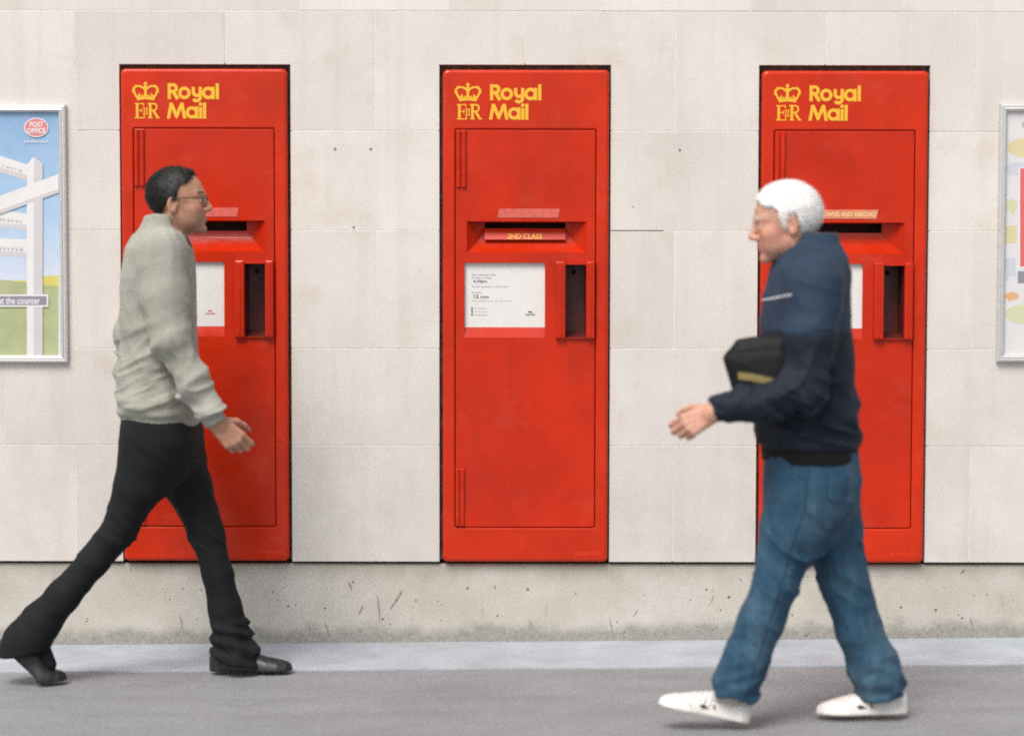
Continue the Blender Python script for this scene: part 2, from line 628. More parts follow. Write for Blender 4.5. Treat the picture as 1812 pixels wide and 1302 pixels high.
# scuffs and chips on the plinth
M_SCUFF = plain("scuff", (0.27, 0.245, 0.205), 0.9, var=0.35, vscale=120)
M_CHIP = plain("chip", (0.075, 0.06, 0.05), 0.95)
rs = random.Random(5)
for (xa, ya), (xb, yb), w in (((667, 1052), (672, 1102), 3.2), ((690, 1078), (713, 1042), 6.5), ((574, 1100), (584, 1131), 4.0), ((546, 1104), (548, 1124), 2.6), ((634, 1087), (642, 1070), 4.5),
                             ((616, 1028), (621, 1043), 6.0), ((1078, 1092), (1083, 1122), 2.5), ((936, 1094), (942, 1112), 3.0), ((1120, 1090), (1128, 1078), 2.5), ((1512, 1100), (1516, 1122), 3.0), ((1716, 1092), (1722, 1118), 4.0), ((1254, 1072), (1264, 1052), 2.0), ((318, 1088), (322, 1112), 2.5)):
    L_, R2 = [], []
    for i in range(9):
        t = i / 8
        ww = w * (math.sin(math.pi * min(1, t * 0.96 + 0.02)) ** 0.6) * rs.uniform(0.55, 1.1) / 2 + 0.15
        x, y = xa + (xb - xa) * t + 1.2 * math.sin(t * 3), ya + (yb - ya) * t
        q0, q1 = P(x - ww, y, 0.0116), P(x + ww, y, 0.0116)
        L_.append((q0.x, 0.0116, q0.z)); R2.append((q1.x, 0.0116, q1.z))
    pts = L_ + R2
    fcs = [(i, 9 + i, 10 + i, i + 1) if yb < ya else (i, i + 1, 10 + i, 9 + i) for i in range(8)]
    wallpart(pydata("scuff_mark", pts, fcs, M_SCUFF))
for px, py, rr in ((510, 1072, 2.2), (523, 1070, 1.5), (575, 1076, 2.0), (827, 1040, 2.3), (880, 1089, 2.2), (677, 1095, 2.4), (690, 1104, 1.6), (780, 1097, 1.4), (728, 1095, 1.3), (1250, 1043, 2.3), (1290, 1056, 3.0), (1275, 1079, 1.8), (1222, 1061, 1.5), (1402, 1088, 1.8), (1594, 1074, 2.3), (1656, 1079, 2.8), (1696, 1087, 1.8), (1703, 1093, 2.3), (1092, 1100, 1.6), (483, 1046, 2.0), (153, 1099, 2.0), (300, 1060, 1.6), (1140, 1053, 1.2)):
    pts = []
    for i in range(10):
        a = 2 * math.pi * i / 10
        q = P(px + rr * rs.uniform(.6, 1.15) * math.cos(a), py + rr * rs.uniform(.5, 1.0) * math.sin(a), 0.0117)
        pts.append((q.x, 0.0117, q.z))
    wallpart(pydata("chip", pts, [tuple(reversed(range(10)))], M_CHIP))

# ------------------------------------------------------------------ flat lettering
def stroke(mb, pts, w, y, mi=0, closed=False):
    """ribbon of width w along a polyline in x-z at depth y"""
    pts = [Vector(p) for p in pts]
    n = len(pts)
    L_, R_ = [], []
    for i in range(n):
        if closed:
            d0 = (pts[i] - pts[i - 1]).normalized(); d1 = (pts[(i + 1) % n] - pts[i]).normalized()
        else:
            d0 = (pts[i] - pts[max(i - 1, 0)]); d1 = (pts[min(i + 1, n - 1)] - pts[i])
            if i == 0: d0 = d1
            if i == n - 1: d1 = d0
            d0, d1 = d0.normalized(), d1.normalized()
        t = (d0 + d1)
        t = t.normalized() if t.length > 1e-6 else d0
        nn = Vector((-t.y, t.x))
        k = 1.0 / max(0.45, nn.dot(Vector((-d0.y, d0.x))))
        L_.append(pts[i] + nn * (w / 2 * k)); R_.append(pts[i] - nn * (w / 2 * k))
    v = [(p.x, y, p.y) for p in L_] + [(p.x, y, p.y) for p in R_]
    f = []
    for i in range(n if closed else n - 1):
        j = (i + 1) % n
        f.append((i, n + i, n + j, j))
    mb.add(v, f, mi)


def poly(mb, pts, y, mi=0):
    mb.add([(p[0], y, p[1]) for p in pts], [tuple(range(len(pts)))], mi)


def arc(cx, cy, rx, ry, a0, a1, n=20):
    return [(cx + rx * math.cos(math.radians(a0 + (a1 - a0) * i / n)), cy + ry * math.sin(math.radians(a0 + (a1 - a0) * i / n))) for i in range(n + 1)]


_text_cache = {}


def text_mesh(body, size, bold=0.0):
    cu = bpy.data.curves.new("text", 'FONT')
    cu.body = body
    cu.size = size
    cu.offset = bold
    cu.resolution_u = 3
    o = bpy.data.objects.new("text", cu)
    COL.objects.link(o)
    dg = bpy.context.evaluated_depsgraph_get()
    dg.update()
    me = bpy.data.meshes.new_from_object(o.evaluated_get(dg))
    vs = [tuple(v.co) for v in me.vertices]
    fs = [tuple(p.vertices) for p in me.polygons]
    bpy.data.objects.remove(o)
    bpy.data.curves.remove(cu)
    bpy.data.meshes.remove(me)
    return vs, fs


def put_text(mb, body, x0, z0, y, width=None, height=None, size=0.02, mi=0, bold=0.0, shear=0.0):
    vs, fs = text_mesh(body, 1.0, bold)
    xa, xb = min(v[0] for v in vs), max(v[0] for v in vs)
    za, zb = min(v[1] for v in vs), max(v[1] for v in vs)
    sx = width / (xb - xa) if width else size
    sz = height / (zb - za) if height else (sx if width else size)
    mb.add([(x0 + (v[0] - xa) * sx + shear * (v[1] - za) * sz, y, z0 + (v[1] - za) * sz) for v in vs], fs, mi)


# ------------------------------------------------------------------ post boxes
# all dimensions are read off the middle box in photograph pixels and turned into metres on the wall plane
BX0 = wx(929.5)
BZ0 = wz(993)


def bx(px): return wx(px) - BX0
def bz(py): return wz(py) - BZ0


GROUP = "red post boxes set in the stone wall"
boxA = tag(empty("post_box", (wx(929.5), 0.0, BZ0)), "red wall post box with a 2ND CLASS flap, standing between the two walkers", "post box", GROUP)

YF = -0.016                      # the front of the casing stands a little proud of the stone
x0, x1, z0, z1 = bx(783.5), bx(1076.5), bz(993), bz(124)
dx0, dx1, dz0, dz1 = bx(805), bx(1054), bz(932.5), bz(229)
fr = MB()
r = 0.015
loops = [rrect(x0, x1, z0, z1, 0.014, 0.28)]
for i in range(6):
    a = math.radians(90 * i / 5)
    ins = r * 0.8 * (1 - math.cos(a)); yy = YF + r * (1 - math.sin(a))
    loops.append(rrect(x0 + ins, x1 - ins, z0 + ins, z1 - ins, 0.016, yy))
g = 0.0022
for ins, yy in ((-0.0045, YF), (-0.0012, YF + 0.0012), (0.0, YF + 0.0045), (0.0, YF + 0.03)):
    loops.append(rrect(dx0 + ins, dx1 - ins, dz0 + ins, dz1 - ins, 0.008, yy))
fr.loft(loops)
pydata_casing = fr.build("casing", M_RED, boxA, smooth=False)
# door: bevelled leaf with cut-outs
YD = YF + 0.0015
door = MB()
a0, a1, c0, c1 = dx0 + g, dx1 - g, dz0 + g, dz1 - g
bw = 0.004
dl = [rrect(a0, a1, c0, c1, 0.006, YD + 0.03)]
for i in range(4):
    a = math.radians(90 * i / 3)
    ins = bw * (1 - math.cos(a)); yy = YD + bw * (1 - math.sin(a))
    dl.append(rrect(a0 + ins, a1 - ins, c0 + ins, c1 - ins, 0.006, yy))
inn = 0.012
n = len(dl[0])
dl.append([(min(max(p[0], a0 + inn), a1 - inn), YD, min(max(p[2], c0 + inn), c1 - inn)) for p in rrect(a0, a1, c0, c1, 0.006, YD)])
door.loft(dl)
slot = (bx(826), bx(1037), bz(447), bz(392))
card = (bx(822), bx(964), bz(597), bz(465))
pocket = (bx(1000.5), bx(1036.5), bz(597), bz(468))
gx = sorted({a0 + inn, a1 - inn, slot[0], slot[1], card[0], card[1], pocket[0], pocket[1]})
gzv = sorted({c0 + inn, c1 - inn, slot[2], slot[3], card[2], card[3], pocket[2], pocket[3]})
for i in range(len(gx) - 1):
    for j in range(len(gzv) - 1):
        mx, mz = (gx[i] + gx[i + 1]) / 2, (gzv[j] + gzv[j + 1]) / 2
        if any(h[0] < mx < h[1] and h[2] < mz < h[3] for h in (slot, card, pocket)):
            continue
        door.add([(gx[i], YD, gzv[j]), (gx[i + 1], YD, gzv[j]), (gx[i + 1], YD, gzv[j + 1]), (gx[i], YD, gzv[j + 1])], [(0, 1, 2, 3)])
door_o = door.build("door", M_REDD, boxA)
# slot: splayed mouth with a rolled lower lip and a dark throat
sl = MB()
ix0, ix1, iz0, iz1 = bx(857.5), bx(1001), bz(410.5), bz(394.5)
sy = YD + 0.055
nseg = 10
prof = []
for i in range(nseg + 1):                # lower slope, front edge to throat: flat lip, then steeper
    t = i / nseg
    prof.append((slot[2] + (iz0 - slot[2]) * (t ** 1.25), YD + (sy - YD) * (1 - (1 - t) ** 1.5) , slot[0] + (ix0 - slot[0]) * t, slot[1] + (ix1 - slot[1]) * t))
v = [];  f = []
for z, y, xa, xb in prof:
    v += [(xa, y, z), (xb, y, z)]
f += [(2 * i, 2 * i + 1, 2 * i + 3, 2 * i + 2) for i in range(nseg)]
sl.add(v, f)
for side in (0, 1):
    v = [];  f = []
    for k_, (z, y, xa, xb) in enumerate(prof):
        xx = xa if side == 0 else xb
        t = k_ / nseg
        v += [(xx, y, z), (xx, y, slot[3] + (iz1 - slot[3]) * t)]
    for i in range(nseg):
        q = (2 * i, 2 * i + 2, 2 * i + 3, 2 * i + 1)
        f.append(q if side == 0 else tuple(reversed(q)))
    sl.add(v, f)
v = []; f = []
for k_, (z, y, xa, xb) in enumerate(prof):
    t = k_ / nseg
    v += [(xa, y, slot[3] + (iz1 - slot[3]) * t), (xb, y, slot[3] + (iz1 - slot[3]) * t)]
f += [(2 * i + 1, 2 * i, 2 * i + 2, 2 * i + 3) for i in range(nseg)]
sl.add(v, f)
# throat
th = [(ix0, ix1, iz0, iz1, sy), (ix0, ix1, iz0 + 0.001, iz1, sy + 0.10)]
l0 = [(ix0, sy, iz0), (ix1, sy, iz0), (ix1, sy, iz1), (ix0, sy, iz1)]
l1 = [(p[0], sy + 0.12, p[2]) for p in l0]
sl.loft([l0, l1], 1, cap_end=True)
# moulded edges where the splays meet
for (xa, xb) in ((slot[0], ix0), (slot[1], ix1)):
    pts = []
    for k_, (z, y, pa, pb) in enumerate(prof):
        pts.append(((pa if xa == slot[0] else pb), y, z))
    for k_ in range(len(pts) - 1):
        p, q = pts[k_], pts[k_ + 1]
        e = 0.0013
        sl.add([(p[0] - e, p[1] - e, p[2]), (p[0] + e, p[1] - e, p[2]), (q[0] + e, q[1] - e, q[2]), (q[0] - e, q[1] - e, q[2])], [(0, 1, 2, 3)])
slot_o = sl.build("posting_slot", [M_REDD, plain("dark_red_throat", (0.10, 0.012, 0.008), 0.6)], boxA)
# collection notice in its window, with the sloping sill below it
nt_ = MB()
yc = YD + 0.013
sill = bz(579)
nt_.add([(card[0], yc, sill), (card[1], yc, sill), (card[1], yc, card[3]), (card[0], yc, card[3])], [(0, 1, 2, 3)], 1)
nt_.add([(card[0], YD, card[2]), (card[1], YD, card[2]), (card[1], yc, sill), (card[0], yc, sill)], [(0, 1, 2, 3)], 0)
nt_.add([(card[0], YD, card[2]), (card[0], yc, sill), (card[0], yc, card[3]), (card[0], YD, card[3])], [(0, 1, 2, 3)], 0)
nt_.add([(card[1], YD, card[2]), (card[1], YD, card[3]), (card[1], yc, card[3]), (card[1], yc, sill)], [(0, 1, 2, 3)], 0)
nt_.add([(card[0], YD, card[3]), (card[0], yc, card[3]), (card[1], yc, card[3]), (card[1], YD, card[3])], [(0, 1, 2, 3)], 0)
notice_o = nt_.build("notice", [M_REDD, M_CARD], boxA)


def notice_print(parent, logo_mat):
    t = MB()
    y = yc - 0.0006
    put_text(t, "Last collection time", bx(835), bz(488), y, width=bx(877) - bx(835), height=0.0075, mi=1)
    put_text(t, "Monday to Friday", bx(835), bz(494), y, width=bx(870) - bx(835), height=0.0075, mi=1)
    put_text(t, "6.30pm", bx(838), bz(501.5), y, width=bx(862) - bx(838), height=0.0125, mi=0, bold=0.02)
    put_text(t, "A later collection is made from", bx(835), bz(508.5), y, width=bx(900) - bx(835), height=0.0055, mi=1)
    put_text(t, "Saturday", bx(835), bz(520), y, width=bx(852) - bx(835), height=0.0075, mi=1)
    put_text(t, "12", bx(838), bz(528), y, width=bx(847) - bx(838), height=0.0135, mi=0, bold=0.02)
    put_text(t, "noon", bx(850), bz(528), y, width=bx(865) - bx(850), height=0.008, mi=0, bold=0.01)
    put_text(t, "No collection on Sunday", bx(835), bz(534), y, width=bx(905) - bx(835), height=0.005, mi=1)
    for k_ in range(3):
        put_text(t, ("First class post", "Second class post", "Customer services")[k_], bx(839), bz(547.5 + 5.5 * k_), y, width=bx(862) - bx(839), height=0.006, mi=1)
        poly(t, [(bx(834), bz(547.5 + 5.5 * k_)), (bx(836.6), bz(547.5 + 5.5 * k_)), (bx(836.6), bz(543.5 + 5.5 * k_)), (bx(834), bz(543.5 + 5.5 * k_))], y - 0.0001, 0)
    put_text(t, "Royal Mail", bx(930), bz(559), y, width=bx(946) - bx(930), height=0.0085, mi=2, bold=0.03)
    poly(t, [(bx(934), bz(553)), (bx(942), bz(553)), (bx(940.5), bz(550.5)), (bx(935.5), bz(550.5))], y - 0.0001, 2)
    return tag(t.build("notice_lettering", [M_INK, M_INKG, logo_mat], parent), kind="stuff")


# pull: two rounded cheeks with a deep pocket between
hd = MB()
hy = YD - 0.020
hz0, hz1 = bz(598.5), bz(462.5)
for xa, xb in ((983, 1000.5), (1036.5, 1052)):
    X0, X1 = bx(xa), bx(xb)
    w = X1 - X0
    loops = []
    for ins, yy in ((0, YD + 0.001), (0, hy + 0.006), (0.0016, hy + 0.0018), (0.005, hy)):
        loops.append(rrect(X0 + ins, X1 - ins, hz0 + ins, hz1 - ins, 0.004, yy))
    hd.loft(loops, 0, cap_end=True)
    # raised bead down the middle of the cheek
    xm = (X0 + X1) / 2
    hd.loft([rrect(xm - 0.005, xm + 0.005, hz0 + 0.008, hz1 - 0.008, 0.004, hy + 0.001), rrect(xm - 0.0035, xm + 0.0035, hz0 + 0.010, hz1 - 0.010, 0.003, hy - 0.0025)], 0, cap_end=True)
X0, X1 = bx(1000.5) + 0.0003, bx(1036.5) - 0.0003
hd.box(X0, X1, hy + 0.004, YD + 0.001, bz(468), hz1 - 0.001)
hd.box(X0, X1, hy + 0.010, YD + 0.001, hz0 + 0.001, bz(597))
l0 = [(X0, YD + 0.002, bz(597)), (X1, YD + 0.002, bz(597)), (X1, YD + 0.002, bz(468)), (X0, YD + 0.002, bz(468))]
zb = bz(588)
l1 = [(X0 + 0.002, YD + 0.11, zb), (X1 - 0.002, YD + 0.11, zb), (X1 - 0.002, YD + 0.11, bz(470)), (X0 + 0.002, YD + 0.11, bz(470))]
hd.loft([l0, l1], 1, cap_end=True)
handle_o = hd.build("pull_handle", [M_REDD, plain("shaded_maroon", (0.11, 0.016, 0.014), 0.4, var=0.3, vscale=40)], boxA)  # pocket interior gets a darker red, its inner shade put into the colour
kh = MB()
kx, kz, ky = bx(1016), bz(482), YD + 0.109
kh.loft([[(kx + q * math.cos(2 * math.pi * i / 16), y, kz + q * math.sin(2 * math.pi * i / 16)) for i in range(16)] for q, y in ((0.0085, ky), (0.0085, ky - 0.005), (0.0055, ky - 0.005), (0.0055, ky - 0.001))], cap_end=True)
lock_o = kh.build("lock", M_BLACK, handle_o)
# hinges: two half-round knuckle bars each
def hinge(xa, xb, ya, yb):
    h = MB()
    X0, X1, Z0, Z1 = bx(xa), bx(xb), bz(yb), bz(ya)
    h.box(X0, X1, YD - 0.002, YD + 0.001, Z0, Z1, b=0.0015)
    w = (X1 - X0)
    for cx, rr in ((X0 + w * 0.24, w * 0.22), (X0 + w * 0.76, w * 0.22)):
        ang = [math.radians(180 * i / 8) for i in range(9)]
        pr = [(cx + rr * math.cos(t), YD - 0.002 - rr * math.sin(t)) for t in ang]
        pi = [(cx + rr * .6 * math.cos(t), YD - 0.002 - rr * .6 * math.sin(t)) for t in ang]
        h.loft([[(x, y, Z0 + 0.002) for x, y in pi], [(x, y, Z0 + 0.004) for x, y in pr], [(x, y, Z1 - 0.004) for x, y in pr], [(x, y, Z1 - 0.002) for x, y in pi]], cap_end=True, cap_start=True)
    return h.build("hinge", M_REDD, boxA)


hinge_t = hinge(807, 826, 231, 333)
hinge_b = hinge(806, 823, 828, 930)
# lettering and crest
lt = MB()
ly = [YF - 0.0006]


def nexty():
    ly[0] -= 0.00003
    return ly[0]


def S(pts, w, closed=False):
    stroke(lt, [(bx(p[0]), bz(p[1])) for p in pts], w / 500.0, nexty(), closed=closed)


def PG(pts):
    poly(lt, [(bx(p[0]), bz(p[1])) for p in reversed(pts)], nexty())


SW = 5.7
S([(869.6, 150.3), (869.6, 178.3)], SW)
S([(869.6, 153.1), (876.5, 153.1)] + [(876.5 + 5.6 * math.sin(math.radians(a)), 159.0 - 5.9 * math.cos(math.radians(a))) for a in range(15, 180, 15)] + [(876.5, 164.9), (869.6, 164.9)], SW)
S([(876.0, 164.5), (884.5, 178.3)], SW + 0.5)
S(arc(896.2, 167.3, 8.2, 8.2, 0, 345, 24), SW, True)
S([(911.8, 156.6), (911.8, 165.5)] + [(918.0 - 6.2 * math.cos(math.radians(a)), 165.5 + 6.3 * math.sin(math.radians(a))) for a in range(15, 181, 15)], SW)
S([(924.2, 156.6), (924.2, 174.0)] + [(917.6 + 6.6 * math.cos(math.radians(a)), 174.5 + 6.8 * math.sin(math.radians(a))) for a in range(15, 165, 15)], SW)
S(arc(938.0, 167.3, 8.2, 8.2, 0, 345, 24), SW, True)
S([(946.7, 156.6), (946.7, 178.3)], SW)
S([(954.0, 150.3), (954.0, 178.3)], SW)
PG([(865.0, 212.7), (870.0, 184.6), (875.4, 184.6), (882.2, 200.5), (889.0, 184.6), (894.4, 184.6), (899.4, 212.7), (893.7, 212.7), (890.6, 196.2), (883.8, 212.0), (880.6, 212.0), (873.8, 196.2), (870.7, 212.7)])
S(arc(909.2, 201.8, 8.1, 8.1, 0, 345, 24), SW, True)
S([(917.6, 191.0), (917.6, 212.7)], SW)
S([(924.4, 192.2), (924.4, 212.7)], SW)
PG(arc(924.4, 187.2, 3.3, 3.3, 0, 345, 14))
S([(931.4, 184.4), (931.4, 212.7)], SW)
lettering_o = lt.build("lettering", M_YEL, boxA)
lt = MB(); ly = [YF - 0.0006]
# cipher: E, small II, R with serifs
S([(813.0, 185.8), (813.0, 211.8)], 4.6)
for yq, xe in ((186.3, 824.5), (211.4, 826.0)):
    S([(808.5, yq), (xe, yq)], 1.9)
S([(813, 198.3), (821.5, 198.3)], 1.9)
S([(824.3, 185.4), (824.3, 191.0)], 1.8); S([(825.4, 206.0), (825.4, 212.3)], 1.8); S([(821.0, 194.8), (821.0, 201.8)], 1.6)
for xq in (825.6, 830.0):
    S([(xq, 194.0), (xq, 205.0)], 1.9)
S([(822.8, 194.2), (832.4, 194.2)], 1.3); S([(822.8, 204.8), (832.4, 204.8)], 1.3)
S([(836.0, 185.8), (836.0, 211.8)], 4.6)
S([(831.6, 186.3), (842.0, 186.3)] + [(842 + 5.4 * math.sin(math.radians(a)), 192.2 - 5.9 * math.cos(math.radians(a))) for a in range(15, 180, 15)] + [(842, 198.2), (836, 198.2)], 2.9)
S([(841.0, 198.2), (849.5, 211.4)], 4.2)
S([(831.6, 211.4), (840.4, 211.4)], 1.9); S([(846.6, 211.4), (853.2, 211.4)], 1.9)
# crown
cxm = 828.0
PG([(813.2, 180.6), (cxm, 178.6), (842.8, 180.6), (844.6, 175.2), (cxm, 173.2), (811.4, 175.2)])
for s in (-1, 1):
    S([(cxm + s * 15.2, 175.5), (cxm + s * 18.4, 169.5), (cxm + s * 20.8, 163.8), (cxm + s * 20.4, 158.8), (cxm + s * 16.2, 155.6), (cxm + s * 10.5, 155.4), (cxm + s * 5.2, 157.4), (cxm + s * 1.5, 161.0)], 3.7)
    PG([(cxm + s * 12.6 - 3.6, 174.6), (cxm + s * 12.6 + 3.6, 174.6), (cxm + s * 9.6, 166.4)][::1 if s > 0 else 1])
    for k_ in range(6):
        q = k_ / 5
        bxp = cxm + s * (22.6 - 0.2 * q - 9.0 * max(0, q - .5)); byp = 166 - 12.0 * q
        PG(arc(bxp, byp, 1.15, 1.15, 0, 330, 8))
    PG([(cxm + s * 6.0 - 2.6, 174.0), (cxm + s * 6.0 + 2.6, 174.0), (cxm + s * 6.0, 169.5)])
S([(cxm, 158.0), (cxm, 174.6)], 5.0)
PG([(cxm - 4.2, 174.0), (cxm + 4.2, 174.0), (cxm, 164.0)])
PG(arc(cxm, 157.0, 3.1, 3.1, 0, 330, 12))
S([(cxm, 147.6), (cxm, 156)], 2.9); S([(cxm - 3.4, 151.2), (cxm + 3.4, 151.2)], 2.7)
crest_o = lt.build("crest", M_YEL, boxA)
# maker's mark, raised in the paint
mk = MB()
mk.loft([rrect(bx(1018), bx(1069), bz(983.5), bz(975.5), 0.003, YF + 0.0002), rrect(bx(1018.8), bx(1068.2), bz(982.8), bz(976.2), 0.003, YF - 0.0012)], cap_end=True)
maker_o = mk.build("maker_plate", M_RED, boxA)


def pgram(name, mat, parent, text=None):
    b_ = MB()
    X0, X1, Z0, Z1 = bx(880), bx(990), bz(385.5), bz(369.5)
    sh = 0.006
    lo = [(X0, YD - 0.0002, Z0), (X1 - sh, YD - 0.0002, Z0), (X1, YD - 0.0002, Z1), (X0 + sh, YD - 0.0002, Z1)]
    hi = [(p[0], YD - 0.0016, p[2]) for p in lo]
    b_.loft([lo, hi], 0, cap_end=True)
    o = b_.build(name, mat, parent)
    if text:
        t = MB()
        put_text(t, text, X0 + 0.012, Z0 + 0.0075, YD - 0.0022, width=X1 - X0 - 0.020, height=0.0165, bold=0.012)
        tag(t.build("plate_lettering", M_PALEY, o), kind="stuff")
    return o


def copy_box(px_left, py_top, label):
    """another box of the same pattern with all its parts"""
    e = boxA.copy(); COL.objects.link(e)
    e.location = (boxA.location.x + (wx(px_left) - wx(783.5)), 0, boxA.location.z + (wz(py_top) - wz(124)))
    e["label"] = label
    for ch in [c for c in boxA.children]:
        c = ch.copy(); COL.objects.link(c); c.parent = e
        for g_ in ch.children:
            d = g_.copy(); COL.objects.link(d); d.parent = c
    return e


boxB = copy_box(217.5, 123, "red wall post box behind the walker in the grey green top")
boxC = copy_box(1344.5, 125, "red wall post box with a yellow ABROAD plate above its slot, behind the white-haired walker")


def kid(box, base):
    return [c for c in box.children if c.name.split('.')[0] == base][0]


for b_, mt in ((boxA, M_INK), (boxB, M_INKR), (boxC, M_INK)):
    notice_print(kid(b_, "notice"), mt)
pgram("destination_plate", M_FADED, boxA)
pgram("destination_plate", M_FADED, boxB)
pgram("destination_plate", M_CREAM, boxC, "TOWNS AND ABROAD")
# the middle box alone has a lettered flap hanging in its mouth
fl = MB()
fx0, fx1 = bx(857), bx(1001)
fl.loft([[(fx0, YD + 0.030, bz(424.5)), (fx1, YD + 0.030, bz(424.5)), (fx1, YD + 0.046, bz(404)), (fx0, YD + 0.046, bz(404))],
         [(fx0 + 0.001, YD + 0.027, bz(424)), (fx1 - 0.001, YD + 0.027, bz(424)), (fx1 - 0.001, YD + 0.044, bz(405)), (fx0 + 0.001, YD + 0.044, bz(405))]], cap_end=True)
flap_o = fl.build("flap", M_RED, boxA)
t = MB()
put_text(t, "2ND CLASS", bx(898), 0, 0, width=bx(959) - bx(898), height=0.019, bold=0.015)
za, zb2 = bz(424), bz(405)
tv = []
for (xx, yy, zz_) in t.v:
    z_ = bz(423) + zz_
    tt = (z_ - za) / (zb2 - za)
    tv.append((xx, YD + 0.027 + 0.017 * tt - 0.0010, z_))
t.v = tv
t.build("flap_lettering", M_YEL, flap_o)

# sealant, crumbled and uneven, in the gap round each casing
for b_, hole in ((boxA, holes[1]), (boxB, holes[0]), (boxC, holes[2])):
    s = MB()
    bxx, bzz = b_.location.x, b_.location.z
    h0, h1, ht = hole[0] - bxx, hole[1] - bxx, hole_top - bzz
    l0, l1 = [], []
    path = []
    nzs = 60
    rnd = random.Random(int(h0 * -1000) + 17)
    X = [(x0, h0, 'l'), (x1, h1, 'r')]
    for xc, xh, sd in X:
        v, f = [], []
        for i in range(nzs + 1):
            z = z0 + 0.004 + (ht - z0 - 0.012) * i / nzs
            dep = 0.020 + rnd.uniform(0, 0.014)
            v += [(xc, dep + rnd.uniform(0, .006), z), (xh, dep, z)]
        for i in range(nzs):
            q = (2 * i, 2 * i + 1, 2 * i + 3, 2 * i + 2)
            f.append(q if sd == 'r' else tuple(reversed(q)))
        s.add(v, f)
    v, f = [], []
    for i in range(41):
        x = h0 + (h1 - h0) * i / 40
        dep = 0.018 + rnd.uniform(0, 0.012)
        v += [(x, dep + rnd.uniform(0, .006), z1), (x, dep, ht)]
    for i in range(40):
        f.append((2 * i, 2 * i + 2, 2 * i + 3, 2 * i + 1))
    s.add(v, f)
    s.build("sealant", M_SEAL, b_)

# ------------------------------------------------------------------ poster frames
def poster_frame(px0, px1, py0, py1, label):
    a, b_ = P(px0, py1, 0), P(px1, py0, 0)
    e = tag(empty("poster_frame", ((a.x + b_.x) / 2, 0, a.z)), label, "poster", "framed posters on the stone wall")
    X0, X1, Z1 = a.x - e.location.x, b_.x - e.location.x, b_.z - a.z
    fw = 0.026
    prof = [(0, -0.001), (0, -0.014), (0.003, -0.020), (0.008, -0.0215), (0.0125, -0.0205), (0.0165, -0.0225), (0.021, -0.021), (fw, -0.014), (fw, -0.006)]

    def rail(axis, side):
        v = []
        for ins, y in prof:
            c = [(X0 + ins, ins), (X1 - ins, ins), (X1 - ins, Z1 - ins), (X0 + ins, Z1 - ins)]
            p, q = {'b': (0, 1), 'r': (1, 2), 't': (2, 3), 'l': (3, 0)}[side]
            v += [(c[p][0], y, c[p][1]), (c[q][0], y, c[q][1])]
        f = [(2 * i, 2 * i + 1, 2 * i + 3, 2 * i + 2) for i in range(len(prof) - 1)]
        pydata("frame_rail", v, f, M_ALU, e)
    for sd in 'brtl':
        rail(0, sd)
    m = MB()
    m.box(X0 + 0.001, X1 - 0.001, -0.0045, -0.0008, 0.001, Z1 - 0.001)
    m.build("back_board", plain("board_grey", (0.3, 0.3, 0.3), 0.7), e)
    return e, (X0 + fw, X1 - fw, fw, Z1 - fw)


def print_mat(name, col, var=0.03):
    return plain(name, col, 0.32, var=var, vscale=12, coat=0.15)


yP = -0.0062
# left: signpost against the sky
eL, (u0, u1, w0, w1) = poster_frame(-206, 117.5, 186, 641, "silver framed poster of a white signpost under a blue sky")
ox, oz = eL.location.x, eL.location.z


def lp(px, py):
    q = P(px, py, yP)
    return (q.x - ox, q.z - oz)


m_sky, ntn, bs = new_mat("poster_sky")
xyz = ntn.nodes.new('ShaderNodeSeparateXYZ'); ntn.links.new(coords(ntn), xyz.inputs[0])
mr = ntn.nodes.new('ShaderNodeMapRange'); ntn.links.new(xyz.outputs[2], mr.inputs[0])
mr.inputs[1].default_value = w0 + 0.22; mr.inputs[2].default_value = w1
cr = ntn.nodes.new('ShaderNodeValToRGB')
cr.color_ramp.elements[0].color = (0.60, 0.62, 0.70, 1); cr.color_ramp.elements[1].color = (0.20, 0.35, 0.55, 1)
el = cr.color_ramp.elements.new(0.45); el.color = (0.33, 0.49, 0.67, 1)
ntn.links.new(mr.outputs[0], cr.inputs[0])
ntn.links.new(mix(ntn, 0.12, cr.outputs[0], ramp(ntn, noise(ntn, coords(ntn), 9, 5), 0.3, 0.7, (0.2, 0.35, 0.6, 1), (0.7, 0.75, 0.8, 1))), bs.inputs['Base Color'])
bs.inputs['Roughness'].default_value = 0.32
PM = [m_sky, print_mat("print_green", (0.37, 0.41, 0.22), 0.10), print_mat("print_yellow", (0.58, 0.53, 0.13), 0.08), print_mat("print_white", (0.68, 0.67, 0.67)),
      print_mat("print_shade", (0.54, 0.52, 0.54)), print_mat("print_grey", (0.24, 0.23, 0.27)), print_mat("print_pink", (0.60, 0.20, 0.22)), print_mat("print_palered", (0.60, 0.13, 0.13)),
      print_mat("print_cream", (0.60, 0.53, 0.32)), print_mat("print_palegreen", (0.55, 0.56, 0.36)), print_mat("print_orange", (0.62, 0.36, 0.20)), print_mat("print_paleblue", (0.50, 0.53, 0.58)),
      print_mat("print_bg", (0.62, 0.61, 0.61))]
pm = MB()
pm.add([(u0, yP, w0), (u1, yP, w0), (u1, yP, w1), (u0, yP, w1)], [(0, 1, 2, 3)], 0)
yl = [yP]


def LP(pts, mi, e=None):
    yl[0] -= 0.00004
    q = [lp(*p) for p in pts]
    q = [(min(max(x, u0), u1), min(max(z, w0), w1)) for x, z in q]
    ar = sum(q[i - 1][0] * q[i][1] - q[i][0] * q[i - 1][1] for i in range(len(q)))
    if ar < 0: q = q[::-1]
    poly(pm, q, yl[0], mi)


